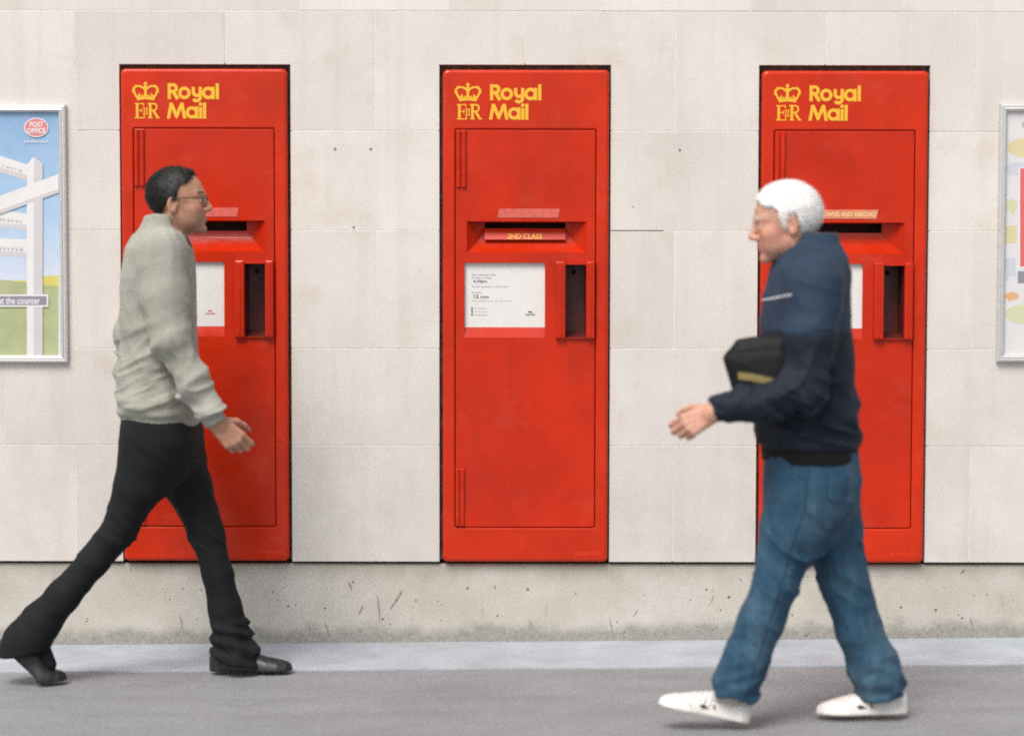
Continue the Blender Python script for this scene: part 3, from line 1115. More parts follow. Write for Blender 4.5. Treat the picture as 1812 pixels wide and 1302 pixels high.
LP([(-200, 480), (-100, 489), (0, 495), (48, 498), (104, 505), (104, 700), (-200, 700)], 1)
LP([(72, 489), (104, 487), (104, 507), (72, 504)], 2)
LP([(20, 496), (48, 496), (48, 500), (20, 498)], 2)
# arms behind the post
for quad in ([(-190, 214), (56, 294), (56, 322), (-190, 246)], [(-190, 350), (54, 379), (54, 408), (-190, 386)], [(-190, 415), (54, 424), (54, 456), (-190, 440)]):
    LP(quad, 3)
    LP([(quad[3][0], quad[3][1] - 9), (quad[2][0], quad[2][1] - 9), quad[2], quad[3]], 4)
for xa, ya, xb, yb in ((-150, 246, 40, 303), (-150, 370, 42, 392), (-150, 430, 42, 440)):
    for k_ in range(26):
        t0, t1 = k_ / 26, (k_ + 0.35 + 0.5 * random.random()) / 26
        LP([(xa + (xb - xa) * t0, ya + (yb - ya) * t0 - 2), (xa + (xb - xa) * t1, ya + (yb - ya) * t1 - 2), (xa + (xb - xa) * t1, ya + (yb - ya) * t1 + 2), (xa + (xb - xa) * t0, ya + (yb - ya) * t0 + 2)], 4)
LP([(48, 292), (60, 277), (60, 640), (48, 640)], 3)
LP([(60, 277), (76, 290), (76, 640), (60, 640)], 4)
# arm in front
LP([(-190, 418), (104, 308), (104, 341), (-190, 449)], 3)
LP([(-190, 441), (104, 334), (104, 341), (-190, 449)], 4)
LP([(60, 350), (76, 344), (76, 352), (66, 362)], 4)
# the counter label
LP([(-190, 521), (86, 521), (86, 543), (-190, 543)], 3)
LP([(-190, 524), (83, 524), (83, 540), (-190, 540)], 5)
# logo
LP(arc(64.5, 226, 21.8, 17.2, 0, 355, 40), 3)
LP(arc(64.5, 226, 20.0, 15.4, 0, 355, 40), 6)
pr = pm.build("poster_sheet", PM, eL)
tx = MB()
yt = yl[0] - 0.0003
q = lp(0, 0)


def LT(body, px, py, wpx, hpx, mi=0, bold=0.02):
    p0_, p1_ = lp(px, py), lp(px + wpx, py - hpx)
    put_text(tx, body, p0_[0], p0_[1], yt, width=p1_[0] - p0_[0], height=p1_[1] - p0_[1], mi=mi, bold=bold)


LT("POST", 53, 225, 24, 9, 0, 0.03)
LT("OFFICE", 48, 236, 33, 9, 0, 0.03)
LT("postoffice.co.uk", 43, 254, 43, 6, 0, 0.01)
LT("at the counter", -2, 538, 73, 12, 0, 0.02)
tag(tx.build("poster_lettering", [PM[3]], pr), kind="stuff")

# right: sheet of coloured speech bubbles round a red panel
eR, (u0, u1, w0, w1) = poster_frame(1762, 2086, 185, 640, "silver framed poster of coloured speech bubbles round a red panel")
ox, oz = eR.location.x, eR.location.z
pm = MB()
pm.add([(u0, yP, w0), (u1, yP, w0), (u1, yP, w1), (u0, yP, w1)], [(0, 1, 2, 3)], 12)
yl = [yP]
LP(arc(1812, 262, 29, 17, 0, 355, 36), 8)
LP(arc(1800, 299, 20, 12, 0, 355, 30), 11); LP([(1780, 303), (1792, 308), (1787, 313)], 4)
LP(arc(1790, 364, 10, 11, 0, 355, 30), 9); LP([(1788, 372), (1797, 371), (1794, 384)], 9)
LP([(1779, 400), (1799, 399), (1799, 430), (1779, 431)], 8)
LP([(1779, 457), (1797, 457), (1797, 488), (1779, 488)], 11); LP([(1781, 488), (1788, 488), (1780, 500)], 11)
LP(arc(1791, 524, 12, 7, 0, 355, 30), 10); LP([(1784, 528), (1791, 530), (1785, 535)], 10)
LP(arc(1812, 556, 33, 17, 0, 355, 36), 9)
LP([(1802, 297), (2040, 297), (2040, 475), (1802, 475)], 3)
LP([(1805, 298), (2038, 298), (2038, 472), (1805, 472)], 7)
LP([(1801, 480), (2040, 480), (2040, 501), (1801, 501)], 5)
for cx, cy, rx, ry, mi in ((1900, 250, 40, 20, 11), (1985, 262, 36, 18, 9), (1920, 560, 36, 18, 8), (2005, 550, 40, 20, 10), (1960, 600, 30, 14, 11)):
    LP(arc(cx, cy, rx, ry, 0, 355, 36), mi)
pr = pm.build("poster_sheet", PM, eR)
tx = MB(); yt = yl[0] - 0.0003
LT("I", 1809, 225, 2, 9, 0, 0.0)
tx.build("poster_lettering", [PM[5]], pr)
# ------------------------------------------------------------------ people: smooth implicit surfaces meshed with surface nets
f32 = np.float32
_rng = np.random.RandomState(3)
_LAT = _rng.rand(64, 64, 64).astype(f32) * 2 - 1


def vnoise(p):
    """value noise in [-1, 1] for an (n, 3) array"""
    i = np.floor(p).astype(np.int32)
    t = (p - i).astype(f32)
    t = t * t * (3 - 2 * t)
    i &= 63
    j = (i + 1) & 63
    x0, y0, z0 = i[:, 0], i[:, 1], i[:, 2]
    x1, y1, z1 = j[:, 0], j[:, 1], j[:, 2]
    tx, ty, tz = t[:, 0], t[:, 1], t[:, 2]
    a = _LAT[x0, y0, z0] * (1 - tx) + _LAT[x1, y0, z0] * tx
    b = _LAT[x0, y1, z0] * (1 - tx) + _LAT[x1, y1, z0] * tx
    c = _LAT[x0, y0, z1] * (1 - tx) + _LAT[x1, y0, z1] * tx
    d = _LAT[x0, y1, z1] * (1 - tx) + _LAT[x1, y1, z1] * tx
    return (a * (1 - ty) + b * ty) * (1 - tz) + (c * (1 - ty) + d * ty) * tz


def smin(a, b, k):
    h = np.clip(0.5 + 0.5 * (b - a) / k, 0, 1)
    return b + (a - b) * h - k * h * (1 - h)


def smax(a, b, k):
    return -smin(-a, -b, k)


def seg(p, a, b, ra, rb, sy=1.0):
    """tapered capsule; sy widens it sideways"""
    a = np.asarray(a, f32); b = np.asarray(b, f32)
    q = p - a; d = b - a
    if sy != 1.0:
        s = np.array((1, 1 / sy, 1), f32)
        q = q * s; d = d * s
    t = np.clip((q @ d) / max(float(d @ d), 1e-9), 0, 1)
    e = q - t[:, None] * d
    return np.sqrt((e * e).sum(1)) - (ra + (rb - ra) * t)


def limb(p, pts, rad, k=0.02, sy=1.0):
    d = None
    for i in range(len(pts) - 1):
        e = seg(p, pts[i], pts[i + 1], rad[i], rad[i + 1], sy)
        d = e if d is None else smin(d, e, k)
    return d


def ell(p, c, r):
    q = p - np.asarray(c, f32); r = np.asarray(r, f32)
    k0 = np.sqrt(((q / r) ** 2).sum(1)); k1 = np.sqrt(((q / (r * r)) ** 2).sum(1))
    return k0 * (k0 - 1.0) / np.maximum(k1, 1e-6)


def loft(p, secs, pw=2.0):
    """stack of ellipses: rows of (z, cx, cy, rx, ry), z falling or rising"""
    s = sorted(secs)
    z = [r[0] for r in s]
    cx, cy, rx, ry = (np.interp(p[:, 2], z, [r[i] for r in s]).astype(f32) for i in (1, 2, 3, 4))
    u, v = np.abs((p[:, 0] - cx) / rx), np.abs((p[:, 1] - cy) / ry)
    n = (u ** pw + v ** pw) ** (1 / pw)
    d = (n - 1) * np.minimum(rx, ry)
    return np.maximum(d, np.maximum(p[:, 2] - z[-1], z[0] - p[:, 2]))


def nets(fn, lo, hi, h, B=16, margin=0.02):
    """mesh the zero level of fn over the box lo..hi with cell size h"""
    lo = np.asarray(lo, np.float64); hi = np.asarray(hi, np.float64)
    n = np.ceil((hi - lo) / h / B).astype(int) * B + 1
    D = np.empty(tuple(n), f32)
    nbk = (n - 1) // B
    g = np.stack(np.meshgrid(*[np.arange(k) for k in nbk], indexing='ij'), -1).reshape(-1, 3)
    cen = (lo + (g * B + B / 2) * h).astype(f32)
    dc = fn(cen)
    rad = B * h * math.sqrt(3) / 2 + margin
    off = np.stack(np.meshgrid(*[np.arange(B + 1)] * 3, indexing='ij'), -1).reshape(-1, 3)
    for k in range(len(g)):
        s = g[k] * B
        sl = tuple(slice(s[i], s[i] + B + 1) for i in range(3))
        if abs(dc[k]) > rad * 1.35:
            D[sl] = dc[k]
    for k in range(len(g)):
        if abs(dc[k]) <= rad * 1.35:
            s = g[k] * B
            sl = tuple(slice(s[i], s[i] + B + 1) for i in range(3))
            D[sl] = fn((lo + (off + s) * h).astype(f32)).reshape(B + 1, B + 1, B + 1)
    S = D < 0
    c = np.zeros(tuple(n - 1), np.uint8)
    for a in (0, 1):
        for b in (0, 1):
            for e in (0, 1):
                c += S[a:n[0] - 1 + a, b:n[1] - 1 + b, e:n[2] - 1 + e]
    act = np.argwhere((c > 0) & (c < 8))
    vid = np.full(tuple(n - 1), -1, np.int32)
    vid[act[:, 0], act[:, 1], act[:, 2]] = np.arange(len(act))
    cs = [(a, b, e) for a in (0, 1) for b in (0, 1) for e in (0, 1)]
    val = [D[act[:, 0] + a, act[:, 1] + b, act[:, 2] + e] for a, b, e in cs]
    acc = np.zeros((len(act), 3)); cnt = np.zeros(len(act))
    for i in range(8):
        for j in range(i + 1, 8):
            if sum(abs(cs[i][q] - cs[j][q]) for q in range(3)) != 1: continue
            m = (val[i] < 0) != (val[j] < 0)
            t = np.where(m, val[i] / np.where(m, val[i] - val[j], 1), 0)
            pt = np.array(cs[i], float) + t[:, None] * (np.array(cs[j], float) - np.array(cs[i], float))
            acc += pt * m[:, None]; cnt += m
    V_ = lo + (act + acc / cnt[:, None]) * h
    Q = []
    for ax in range(3):
        u, w = (ax + 1) % 3, (ax + 2) % 3
        sa = [slice(None)] * 3; sb = [slice(None)] * 3
        sa[ax] = slice(0, n[ax] - 1); sb[ax] = slice(1, n[ax])
        df = np.argwhere(S[tuple(sa)] != S[tuple(sb)])
        ok = (df[:, u] > 0) & (df[:, w] > 0) & (df[:, u] < n[u] - 1) & (df[:, w] < n[w] - 1)
        df = df[ok]
        ins = S[df[:, 0], df[:, 1], df[:, 2]]
        q = []
        for du, dw in ((-1, -1), (0, -1), (0, 0), (-1, 0)):
            e = df.copy(); e[:, u] += du; e[:, w] += dw
            q.append(vid[e[:, 0], e[:, 1], e[:, 2]])
        q = np.stack(q, 1)
        q[~ins] = q[~ins][:, ::-1]
        Q.append(q)
    Q = np.concatenate(Q)
    Q = Q[(Q >= 0).all(1)]
    return V_, Q


def relax(Vx, Q, it=1, lam=0.5):
    for _ in range(it):
        s = np.zeros_like(Vx); c = np.zeros(len(Vx))
        for a, b in ((0, 1), (1, 2), (2, 3), (3, 0)):
            np.add.at(s, Q[:, a], Vx[Q[:, b]]); np.add.at(c, Q[:, a], 1)
            np.add.at(s, Q[:, b], Vx[Q[:, a]]); np.add.at(c, Q[:, b], 1)
        Vx = Vx + lam * (s / np.maximum(c, 1)[:, None] - Vx)
    return Vx


def np_mesh(name, Vx, Q, mats, parent=None, tint=None, origin=None, mat_idx=None):
    if origin is not None:
        Vx = Vx - np.asarray(origin)
    me = bpy.data.meshes.new(name)
    k = Q.shape[1]
    me.vertices.add(len(Vx)); me.vertices.foreach_set('co', Vx.astype(f32).ravel())
    me.loops.add(Q.size); me.loops.foreach_set('vertex_index', Q.astype(np.int32).ravel())
    me.polygons.add(len(Q)); me.polygons.foreach_set('loop_start', np.arange(0, Q.size, k, dtype=np.int32))
    me.polygons.foreach_set('use_smooth', np.ones(len(Q), bool))
    for m in (mats if isinstance(mats, (list, tuple)) else [mats]):
        me.materials.append(m)
    if mat_idx is not None:
        me.polygons.foreach_set('material_index', mat_idx.astype(np.int32))
    me.update(calc_edges=True)
    me.validate()
    if tint is not None:
        at = me.color_attributes.new('tint', 'FLOAT_COLOR', 'POINT')
        at.data.foreach_set('color', np.concatenate([tint, np.ones((len(tint), 1))], 1).astype(f32).ravel())
    return link(bpy.data.objects.new(name, me), parent)


def poly_sd(p, pg):
    d = np.full(len(p), 1e9); s = np.ones(len(p))
    n_ = len(pg)
    for i in range(n_):
        a, b = pg[i], pg[i - 1]
        e = b - a; w = p - a
        t = np.clip((w @ e) / (e @ e), 0, 1)
        q = w - t[:, None] * e
        d = np.minimum(d, (q * q).sum(1))
        c1, c2, c3 = p[:, 1] >= a[1], p[:, 1] < b[1], e[0] * w[:, 1] > e[1] * w[:, 0]
        fl_ = (c1 & c2 & c3) | (~c1 & ~c2 & ~c3)
        s = np.where(fl_, -s, s)
    return s * np.sqrt(d)


# ---- head, in its own frame: face to +x, z up, about 0.23 m tall
def head_sdf(p):
    q = p.copy(); q[:, 1] = np.abs(q[:, 1])
    d = ell(p, (-0.012, 0, 0.030), (0.099, 0.077, 0.086))
    d = smin(d, ell(p, (0.026, 0, -0.026), (0.060, 0.060, 0.088)), 0.03)
    d = smin(d, seg(q, (-0.014, 0.053, -0.050), (0.068, 0.014, -0.1005), 0.017, 0.013), 0.024)
    d = smin(d, ell(p, (0.076, 0, -0.099), (0.0165, 0.020, 0.016)), 0.016)
    d = smin(d, seg(q, (0.080, 0.0, 0.021), (0.064, 0.043, 0.021), 0.0125, 0.010), 0.014)
    d = smin(d, ell(q, (0.054, 0.046, -0.026), (0.027, 0.020, 0.020)), 0.022)
    d = smin(d, ell(q, (0.050, 0.036, -0.060), (0.028, 0.022, 0.028)), 0.028)
    d = smin(d, ell(p, (0.074, 0, -0.062), (0.0165, 0.026, 0.024)), 0.014)
    # eye sockets, balls, lids
    d = smax(d, -ell(q, (0.094, 0.032, 0.002), (0.018, 0.018, 0.0105)), 0.009)
    d = smin(d, ell(q, (0.0725, 0.031, 0.001), (0.0130, 0.0140, 0.0110)), 0.002)
    d = smin(d, seg(q, (0.0800, 0.020, 0.0085), (0.0770, 0.043, 0.0065), 0.0036, 0.0032), 0.004)
    d = smin(d, seg(q, (0.0800, 0.021, -0.0085), (0.0750, 0.042, -0.0080), 0.0034, 0.0030), 0.006)
    # nose
    d = smin(d, seg(p, (0.084, 0, 0.018), (0.1065, 0, -0.0265), 0.0068, 0.0100), 0.011)
    d = smin(d, ell(p, (0.1055, 0, -0.0305), (0.0105, 0.0095, 0.0085)), 0.006)
    d = smin(d, ell(q, (0.0945, 0.0125, -0.0345), (0.0125, 0.0080, 0.0085)), 0.006)
    d = smax(d, -ell(q, (0.1025, 0.0055, -0.0450), (0.006, 0.0034, 0.004)), 0.003)
    d = smax(d, -seg(q, (0.091, 0.023, -0.040), (0.079, 0.034, -0.066), 0.0022, 0.0018), 0.006)
    # lips
    d = smin(d, seg(q, (0.0900, 0.0, -0.0610), (0.080, 0.022, -0.0645), 0.0054, 0.0028), 0.004)
    d = smin(d, seg(q, (0.0880, 0.0, -0.0730), (0.079, 0.020, -0.0675), 0.0062, 0.0028), 0.004)
    d = smax(d, -seg(q, (0.0975, 0.0, -0.0668), (0.085, 0.025, -0.0666), 0.0020, 0.0016), 0.0025)
    d = smax(d, -seg(q, (0.0965, 0.0, -0.0845), (0.090, 0.014, -0.0845), 0.0065, 0.005), 0.009)
    # ears
    e = q - np.array((-0.012, 0.077, -0.008), f32)
    ca, sa_ = math.cos(0.18), math.sin(0.18)
    e = np.stack((e[:, 0] * ca - e[:, 2] * sa_, e[:, 1] - 0.35 * (-e[:, 0]), e[:, 0] * sa_ + e[:, 2] * ca), 1)
    ear = ell(e, (0, 0, 0), (0.019, 0.0075, 0.033))
    ear = smax(ear, -ell(e, (0.003, 0.009, 0.004), (0.0115, 0.007, 0.022)), 0.004)
    ear = smin(ear, ell(e, (0.006, 0.002, -0.024), (0.010, 0.006, 0.010)), 0.004)
    d = smin(d, ear, 0.006)
    return d


def head_tint(q, skin, lip, brow, stubble=0.0):
    t = np.tile(np.array(skin), (len(q), 1))
    a = np.abs(q[:, 1])

    def blend(m, col):
        m = np.clip(m, 0, 1)[:, None]
        t[:] = t * (1 - m) + np.array(col) * m
    fr = np.clip((q[:, 0] - 0.055) / 0.02, 0, 1)
    blend(0.30 * np.exp(-(((q[:, 2] + 0.03) / 0.03) ** 2)) * np.exp(-((a - 0.045) / 0.02) ** 2) * fr, (0.50, 0.16, 0.11))
    blend(0.35 * np.exp(-((q[:, 2] + 0.036) / 0.014) ** 2) * np.clip((q[:, 0] - 0.098) / 0.01, 0, 1), (0.50, 0.17, 0.12))
    blend(np.exp(-((q[:, 2] + 0.0675) / 0.0085) ** 4) * np.clip((0.024 - a) / 0.004, 0, 1) * np.clip((q[:, 0] - 0.079) / 0.004, 0, 1) * 0.85, lip)
    blend(np.exp(-((q[:, 2] - 0.0255 - 0.10 * (0.03 - np.abs(a - 0.03))) / 0.0042) ** 4) * np.clip((a - 0.010) / 0.004, 0, 1) * np.clip((0.052 - a) / 0.006, 0, 1) * fr, brow)
    if stubble > 0:
        jaw = np.clip((-0.040 - q[:, 2]) / 0.02, 0, 1) * np.clip((q[:, 0] + 0.005) / 0.03, 0, 1) * np.clip((np.hypot((q[:, 2] + 0.067) / 0.008, a / 0.022) - 0.9) / 0.4, 0, 1)
        blend(stubble * jaw, (0.16, 0.10, 0.08))
    else:
        blend(0.35 * np.exp(-(((q[:, 2] + 0.025) / 0.03) ** 2)) * np.exp(-((a - 0.05) / 0.03) ** 2), (0.52, 0.18, 0.13))
    eye = (((a - 0.0315) / 0.0125) ** 2 + ((q[:, 2] - 0.0005) / 0.0062) ** 2 < 1) & (q[:, 0] > 0.0735)
    t[eye] = (0.62, 0.60, 0.57)
    iris = (((a - 0.0315) / 0.0058) ** 2 + ((q[:, 2] - 0.0005) / 0.0056) ** 2 < 1) & eye
    t[iris] = (0.05, 0.035, 0.025)
    lash = (np.abs(q[:, 2] - 0.0065 + 25 * (a - 0.0315) ** 2) < 0.0016) & (np.abs(a - 0.0315) < 0.0135) & (q[:, 0] > 0.072)
    t[lash] = np.array(brow) * 0.6
    return t


def frame(origin, yaw, pitch, scale, roll=0.0):
    """head frame -> world; pitch > 0 looks down"""
    R = np.array(Matrix.Rotation(yaw, 3, 'Z') @ Matrix.Rotation(pitch, 3, 'Y') @ Matrix.Rotation(roll, 3, 'X'))
    o = np.asarray(origin)

    def to_local(p):
        return (((p - o) @ R) / scale).astype(f32)

    def to_world(q):
        return (np.asarray(q) * scale) @ R.T + o
    return to_local, to_world, R


# ---- hand: list of tapered segments
def hand_segs(wrist, d, nrm, thumb, size=1.0, curl=(0.35, 0.5, 0.4), spread=0.06, thumb_in=0.3, curl_step=0.08):
    """d: fingers' direction, nrm: palm normal (towards the palm side), thumb: towards the thumb"""
    d = np.asarray(d, float); d /= np.linalg.norm(d)
    th = np.asarray(thumb, float); th -= d * (th @ d); th /= np.linalg.norm(th)
    nr = np.cross(d, th); nr = nr if nr @ np.asarray(nrm, float) > 0 else -nr
    w = np.asarray(wrist, float)
    L = lambda a, b, c: w + (d * a + th * b + nr * c) * size
    segs = []
    bases = [(0.092, 0.030), (0.096, 0.010), (0.092, -0.010), (0.083, -0.028)]
    for bx_, bt in bases:                                     # metacarpals make the palm
        segs.append((L(0.012, bt * 0.62, 0.002), L(bx_, bt, 0), 0.0145 * size, 0.0108 * size))
    segs.append((L(0.02, -0.016, 0.010), L(0.07, -0.022, 0.008), 0.012 * size, 0.010 * size))
    segs.append((L(-0.03, 0, 0), L(0.02, 0, 0), 0.026 * size, 0.022 * size))
    lens = [(0.042, 0.026, 0.021), (0.047, 0.030, 0.022), (0.043, 0.028, 0.022), (0.034, 0.021, 0.019)]
    for i, ((bx_, bt), ln) in enumerate(zip(bases, lens)):
        p = L(bx_, bt, 0); ang = 0.0
        side = (1.5 - i) * spread
        r = (0.0098, 0.0100, 0.0096, 0.0085)[i] * size
        for j in range(3):
            ang += curl[j] + curl_step * i
            v = d * math.cos(ang) + nr * math.sin(ang) + th * side * math.cos(ang)
            v /= np.linalg.norm(v)
            q = p + v * ln[j] * size
            segs.append((p, q, r, r * 0.90)); r *= 0.90
            p = q
    # thumb leaves the side of the palm near its base
    p = L(0.022, 0.020, 0.008)
    v = d * 0.70 + th * 0.62 + nr * thumb_in; v /= np.linalg.norm(v)
    q = p + v * 0.046 * size; segs.append((p, q, 0.0155 * size, 0.0120 * size))
    v2 = d * 0.88 + th * 0.26 + nr * (thumb_in + 0.1); v2 /= np.linalg.norm(v2)
    r_ = q + v2 * 0.034 * size; segs.append((q, r_, 0.0115 * size, 0.0100 * size))
    v3 = d * 0.95 + th * 0.05 + nr * (thumb_in + 0.15); v3 /= np.linalg.norm(v3)
    s = r_ + v3 * 0.028 * size; segs.append((r_, s, 0.0100 * size, 0.0078 * size))
    return segs


def hand_sdf(p, segs):
    d = None
    for i, (a, b, ra, rb) in enumerate(segs):
        e = seg(p, a, b, ra, rb)
        d = e if d is None else smin(d, e, 0.010 if i < 6 else 0.0055)
    return d


def bounded(fn, c, R):
    """skip points well outside a sphere"""
    c = np.asarray(c, f32)

    def g(p):
        r = np.sqrt(((p - c) ** 2).sum(1)) - R
        out = r + 0.01
        m = r < 0.04
        if m.any():
            out[m] = fn(p[m])
        return out
    return g


# ---- shoes, in their own frame: heel at x = 0, toe at x = L, sole at z = 0
def shoe_fn(L, style):
    X = np.array((0.0, 0.008, 0.03, 0.08, 0.13, 0.19, 0.23, 0.26, 0.274, 0.28)) * L / 0.28
    W = np.array((0.006, 0.022, 0.033, 0.034, 0.037, 0.047, 0.045, 0.034, 0.020, 0.004))
    Hh = {'dress': np.array((0.060, 0.078, 0.085, 0.088, 0.078, 0.058, 0.050, 0.044, 0.036, 0.018)),
          'trainer': np.array((0.066, 0.086, 0.092, 0.090, 0.086, 0.070, 0.060, 0.050, 0.040, 0.020))}[style]
    ts = 0.020 if style == 'dress' else 0.026

    def upper(p):
        w = np.interp(p[:, 0], X, W); hh = np.interp(p[:, 0], X, Hh)
        yc = 0.006 * np.sin(np.clip(p[:, 0] / L, 0, 1) * math.pi)
        u = np.abs((p[:, 1] - yc) / w); z = np.clip(p[:, 2], 0, None) / hh
        n = (u ** 2.4 + z ** 2.4) ** (1 / 2.4)
        d = (n - 1) * np.minimum(w, hh) * 0.8
        ends = np.maximum(-p[:, 0], p[:, 0] - L)
        return np.maximum(np.maximum(d, ts - 0.006 - p[:, 2]), ends)

    def sole(p):
        w = np.interp(p[:, 0], X, W) + (0.003 if style == 'dress' else 0.005)
        yc = 0.006 * np.sin(np.clip(p[:, 0] / L, 0, 1) * math.pi)
        pl_ = np.maximum(np.abs(p[:, 1] - yc) - w, np.maximum(-p[:, 0] - 0.002, p[:, 0] - L - 0.003)) * 0.8
        toe = np.clip((p[:, 0] / L - 0.82) / 0.18, 0, 1) ** 2 * 0.010
        t = ts + (0.006 if style == 'trainer' else 0.0) * np.clip(1 - p[:, 0] / (0.5 * L), 0, 1)
        zz = np.abs(p[:, 2] - (t + toe) / 2) - (t - toe) / 2
        d = smax(pl_, zz, 0.008)
        if style == 'trainer':                                  # notched tread
            nt = np.abs(((p[:, 0] / 0.014) % 1.0) - 0.5) - 0.20
            d = np.maximum(d, -np.maximum(np.maximum(nt * 0.014, p[:, 2] - toe - 0.006), -0.05 - p[:, 2]))
        else:
            arch = seg(p, (0.085, -0.1, -0.004), (0.085, 0.1, -0.004), 0.0085, 0.0085) if False else None
            hx = np.maximum(np.abs(p[:, 0] - 0.105) - 0.022, p[:, 2] - 0.006)
            d = smax(d, -hx, 0.006)
        return d
    return upper, sole, ts


def make_shoe(person, origin, L, style, heel, yaw, pitch, mats, sole_mat, bend=0.0, h=0.0028, side=1.0, name="shoe"):
    """heel: world point under the heel; pitch > 0 lifts the toe; bend lifts the heel about the ball"""
    up, so, ts = shoe_fn(L, style)
    R = np.array(Matrix.Rotation(yaw, 3, 'Z') @ Matrix.Rotation(-pitch, 3, 'Y'))
    o = np.asarray(heel)
    xb = 0.70 * L

    def wrap(fn):
        if bend == 0: return fn
        cb, sb = math.cos(bend), math.sin(bend)

        def g(p):
            q = p.copy()
            dx, dz = p[:, 0] - xb, p[:, 2] - 0.01
            q[:, 0] = xb + dx * cb - dz * sb
            q[:, 2] = 0.01 + dx * sb + dz * cb
            a = np.maximum(fn(p), xb - 0.006 - p[:, 0])
            b = np.maximum(fn(q), q[:, 0] - xb - 0.012)
            return smin(a, b, 0.012)
        return g

    def world(fn):
        w = wrap(fn)

        def g(p):
            q = (p - o) @ R
            q[:, 1] *= side
            return w(q.astype(f32))
        return g
    lo = o + np.array((-0.34, -0.12, -0.14)); hi = o + np.array((0.34, 0.12, 0.30))
    lob, hib = np.array((-0.03, -0.07, -0.03)), np.array((L + 0.03, 0.07, 0.13))
    if bend: hib[2] = 0.30
    cor = np.array([[x, y, z] for x in (lob[0], hib[0]) for y in (lob[1], hib[1]) for z in (lob[2], hib[2])]) @ R.T + o
    lo, hi = cor.min(0), cor.max(0)
    Vx, Q = nets(world(up), lo, hi, h)
    Vx = relax(Vx, Q, 1, 0.4)
    s = np_mesh(name, Vx, Q, mats, person, origin=origin)
    Vx, Q = nets(world(so), lo, hi, h)
    np_mesh("sole", Vx, Q, sole_mat, s)
    return s, R, o


def strands(Vx, Q, n, length, width, flow, mat, name, parent, origin, rnd, lift=0.0035, nseg=4):
    """short ribbons of hair rooted on a surface"""
    a, b, c = Vx[Q[:, 0]], Vx[Q[:, 1]], Vx[Q[:, 2]]
    nr = np.cross(b - a, c - a); nr /= np.maximum(np.linalg.norm(nr, axis=1), 1e-12)[:, None]
    cen = Vx[Q].mean(1)
    k = rnd.randint(0, len(Q), n)
    p = cen[k] + (rnd.rand(n, 3) - 0.5) * 0.003
    nn = nr[k]
    f = flow(p) + (rnd.rand(n, 3) - 0.5) * 0.7
    t = f - nn * (f * nn).sum(1)[:, None]
    t /= np.maximum(np.linalg.norm(t, axis=1), 1e-9)[:, None]
    ln = length * (0.55 + 0.6 * rnd.rand(n))
    sd = np.cross(t, nn)
    verts = []
    for j in range(nseg + 1):
        s = j / nseg
        w = width * (1 - 0.85 * s)
        up_ = lift * math.sin(s * 2.2) * (0.4 + rnd.rand(n) * 0.8)
        pos = p + t * (ln * s)[:, None] + nn * (up_ - 0.0012 - 2.2 * ln * ln * s * s)[:, None]
        verts.append(pos - sd * w / 2); verts.append(pos + sd * w / 2)
    m = 2 * (nseg + 1)
    VV = np.stack(verts, 1).reshape(-1, 3)
    base = (np.arange(n) * m)[:, None]
    QQ = np.concatenate([base + np.array([[2 * j, 2 * j + 1, 2 * j + 3, 2 * j + 2]]) for j in range(nseg)])
    return VV, QQ, np.repeat(nn, m, axis=0)


def join(*vq):
    V_, Q_, o = [], [], 0
    for v, q in vq:
        V_.append(v); Q_.append(q + o); o += len(v)
    return np.concatenate(V_), np.concatenate(Q_)


def hair_mesh(tl, tw, R, scale, region, thick, n, length, mat, person, origin, seed, flowdir, amp=0.003):
    def fn(pw_):
        p = tl(pw_)
        d = ell(p, (-0.012, 0, 0.032), (0.099 + thick, 0.077 + thick * 0.8, 0.086 + thick))
        nz = vnoise(np.stack((p[:, 0] * 60, p[:, 1] * 190, p[:, 2] * 90), 1))
        d = d + nz * amp * 0.45 + amp * 0.3 * vnoise(p * 75)
        inner = head_sdf(p) + 0.012
        d = smax(d, region(p) + 0.004 * nz, 0.008)
        return np.maximum(d, -inner) * scale
    c = tw(np.array([[-0.012, 0, 0.03]]))[0]
    Vx, Q = nets(fn, c - 0.15, c + 0.15, 0.0028)
    Vx = relax(Vx, Q, 1, 0.4)
    rnd = np.random.RandomState(seed)
    out = np.einsum('ij,ij->i', np.cross(Vx[Q[:, 1]] - Vx[Q[:, 0]], Vx[Q[:, 2]] - Vx[Q[:, 0]]), Vx[Q].mean(1) - c) > 0
    VV, QQ, NV = strands(Vx, Q[out], n, length, 0.0014, flowdir, mat, "hair", person, origin, rnd)
    V2, Q2 = join((Vx, Q), (VV, QQ))
    o = np_mesh("hair", V2, Q2, mat, person, origin=origin)
    bn = np.zeros_like(Vx)
    fnr = np.cross(Vx[Q[:, 1]] - Vx[Q[:, 0]], Vx[Q[:, 2]] - Vx[Q[:, 0]])
    for k in range(4): np.add.at(bn, Q[:, k], fnr)
    bn /= np.maximum(np.linalg.norm(bn, axis=1), 1e-12)[:, None]
    nv = np.concatenate((bn, NV))
    if len(nv) == len(o.data.vertices):
        nv = nv + 0.35 * (np.random.RandomState(seed).rand(len(nv), 3) - 0.5)
        nv /= np.linalg.norm(nv, axis=1)[:, None]
        o.data.normals_split_custom_set_from_vertices(nv.tolist())
    return o


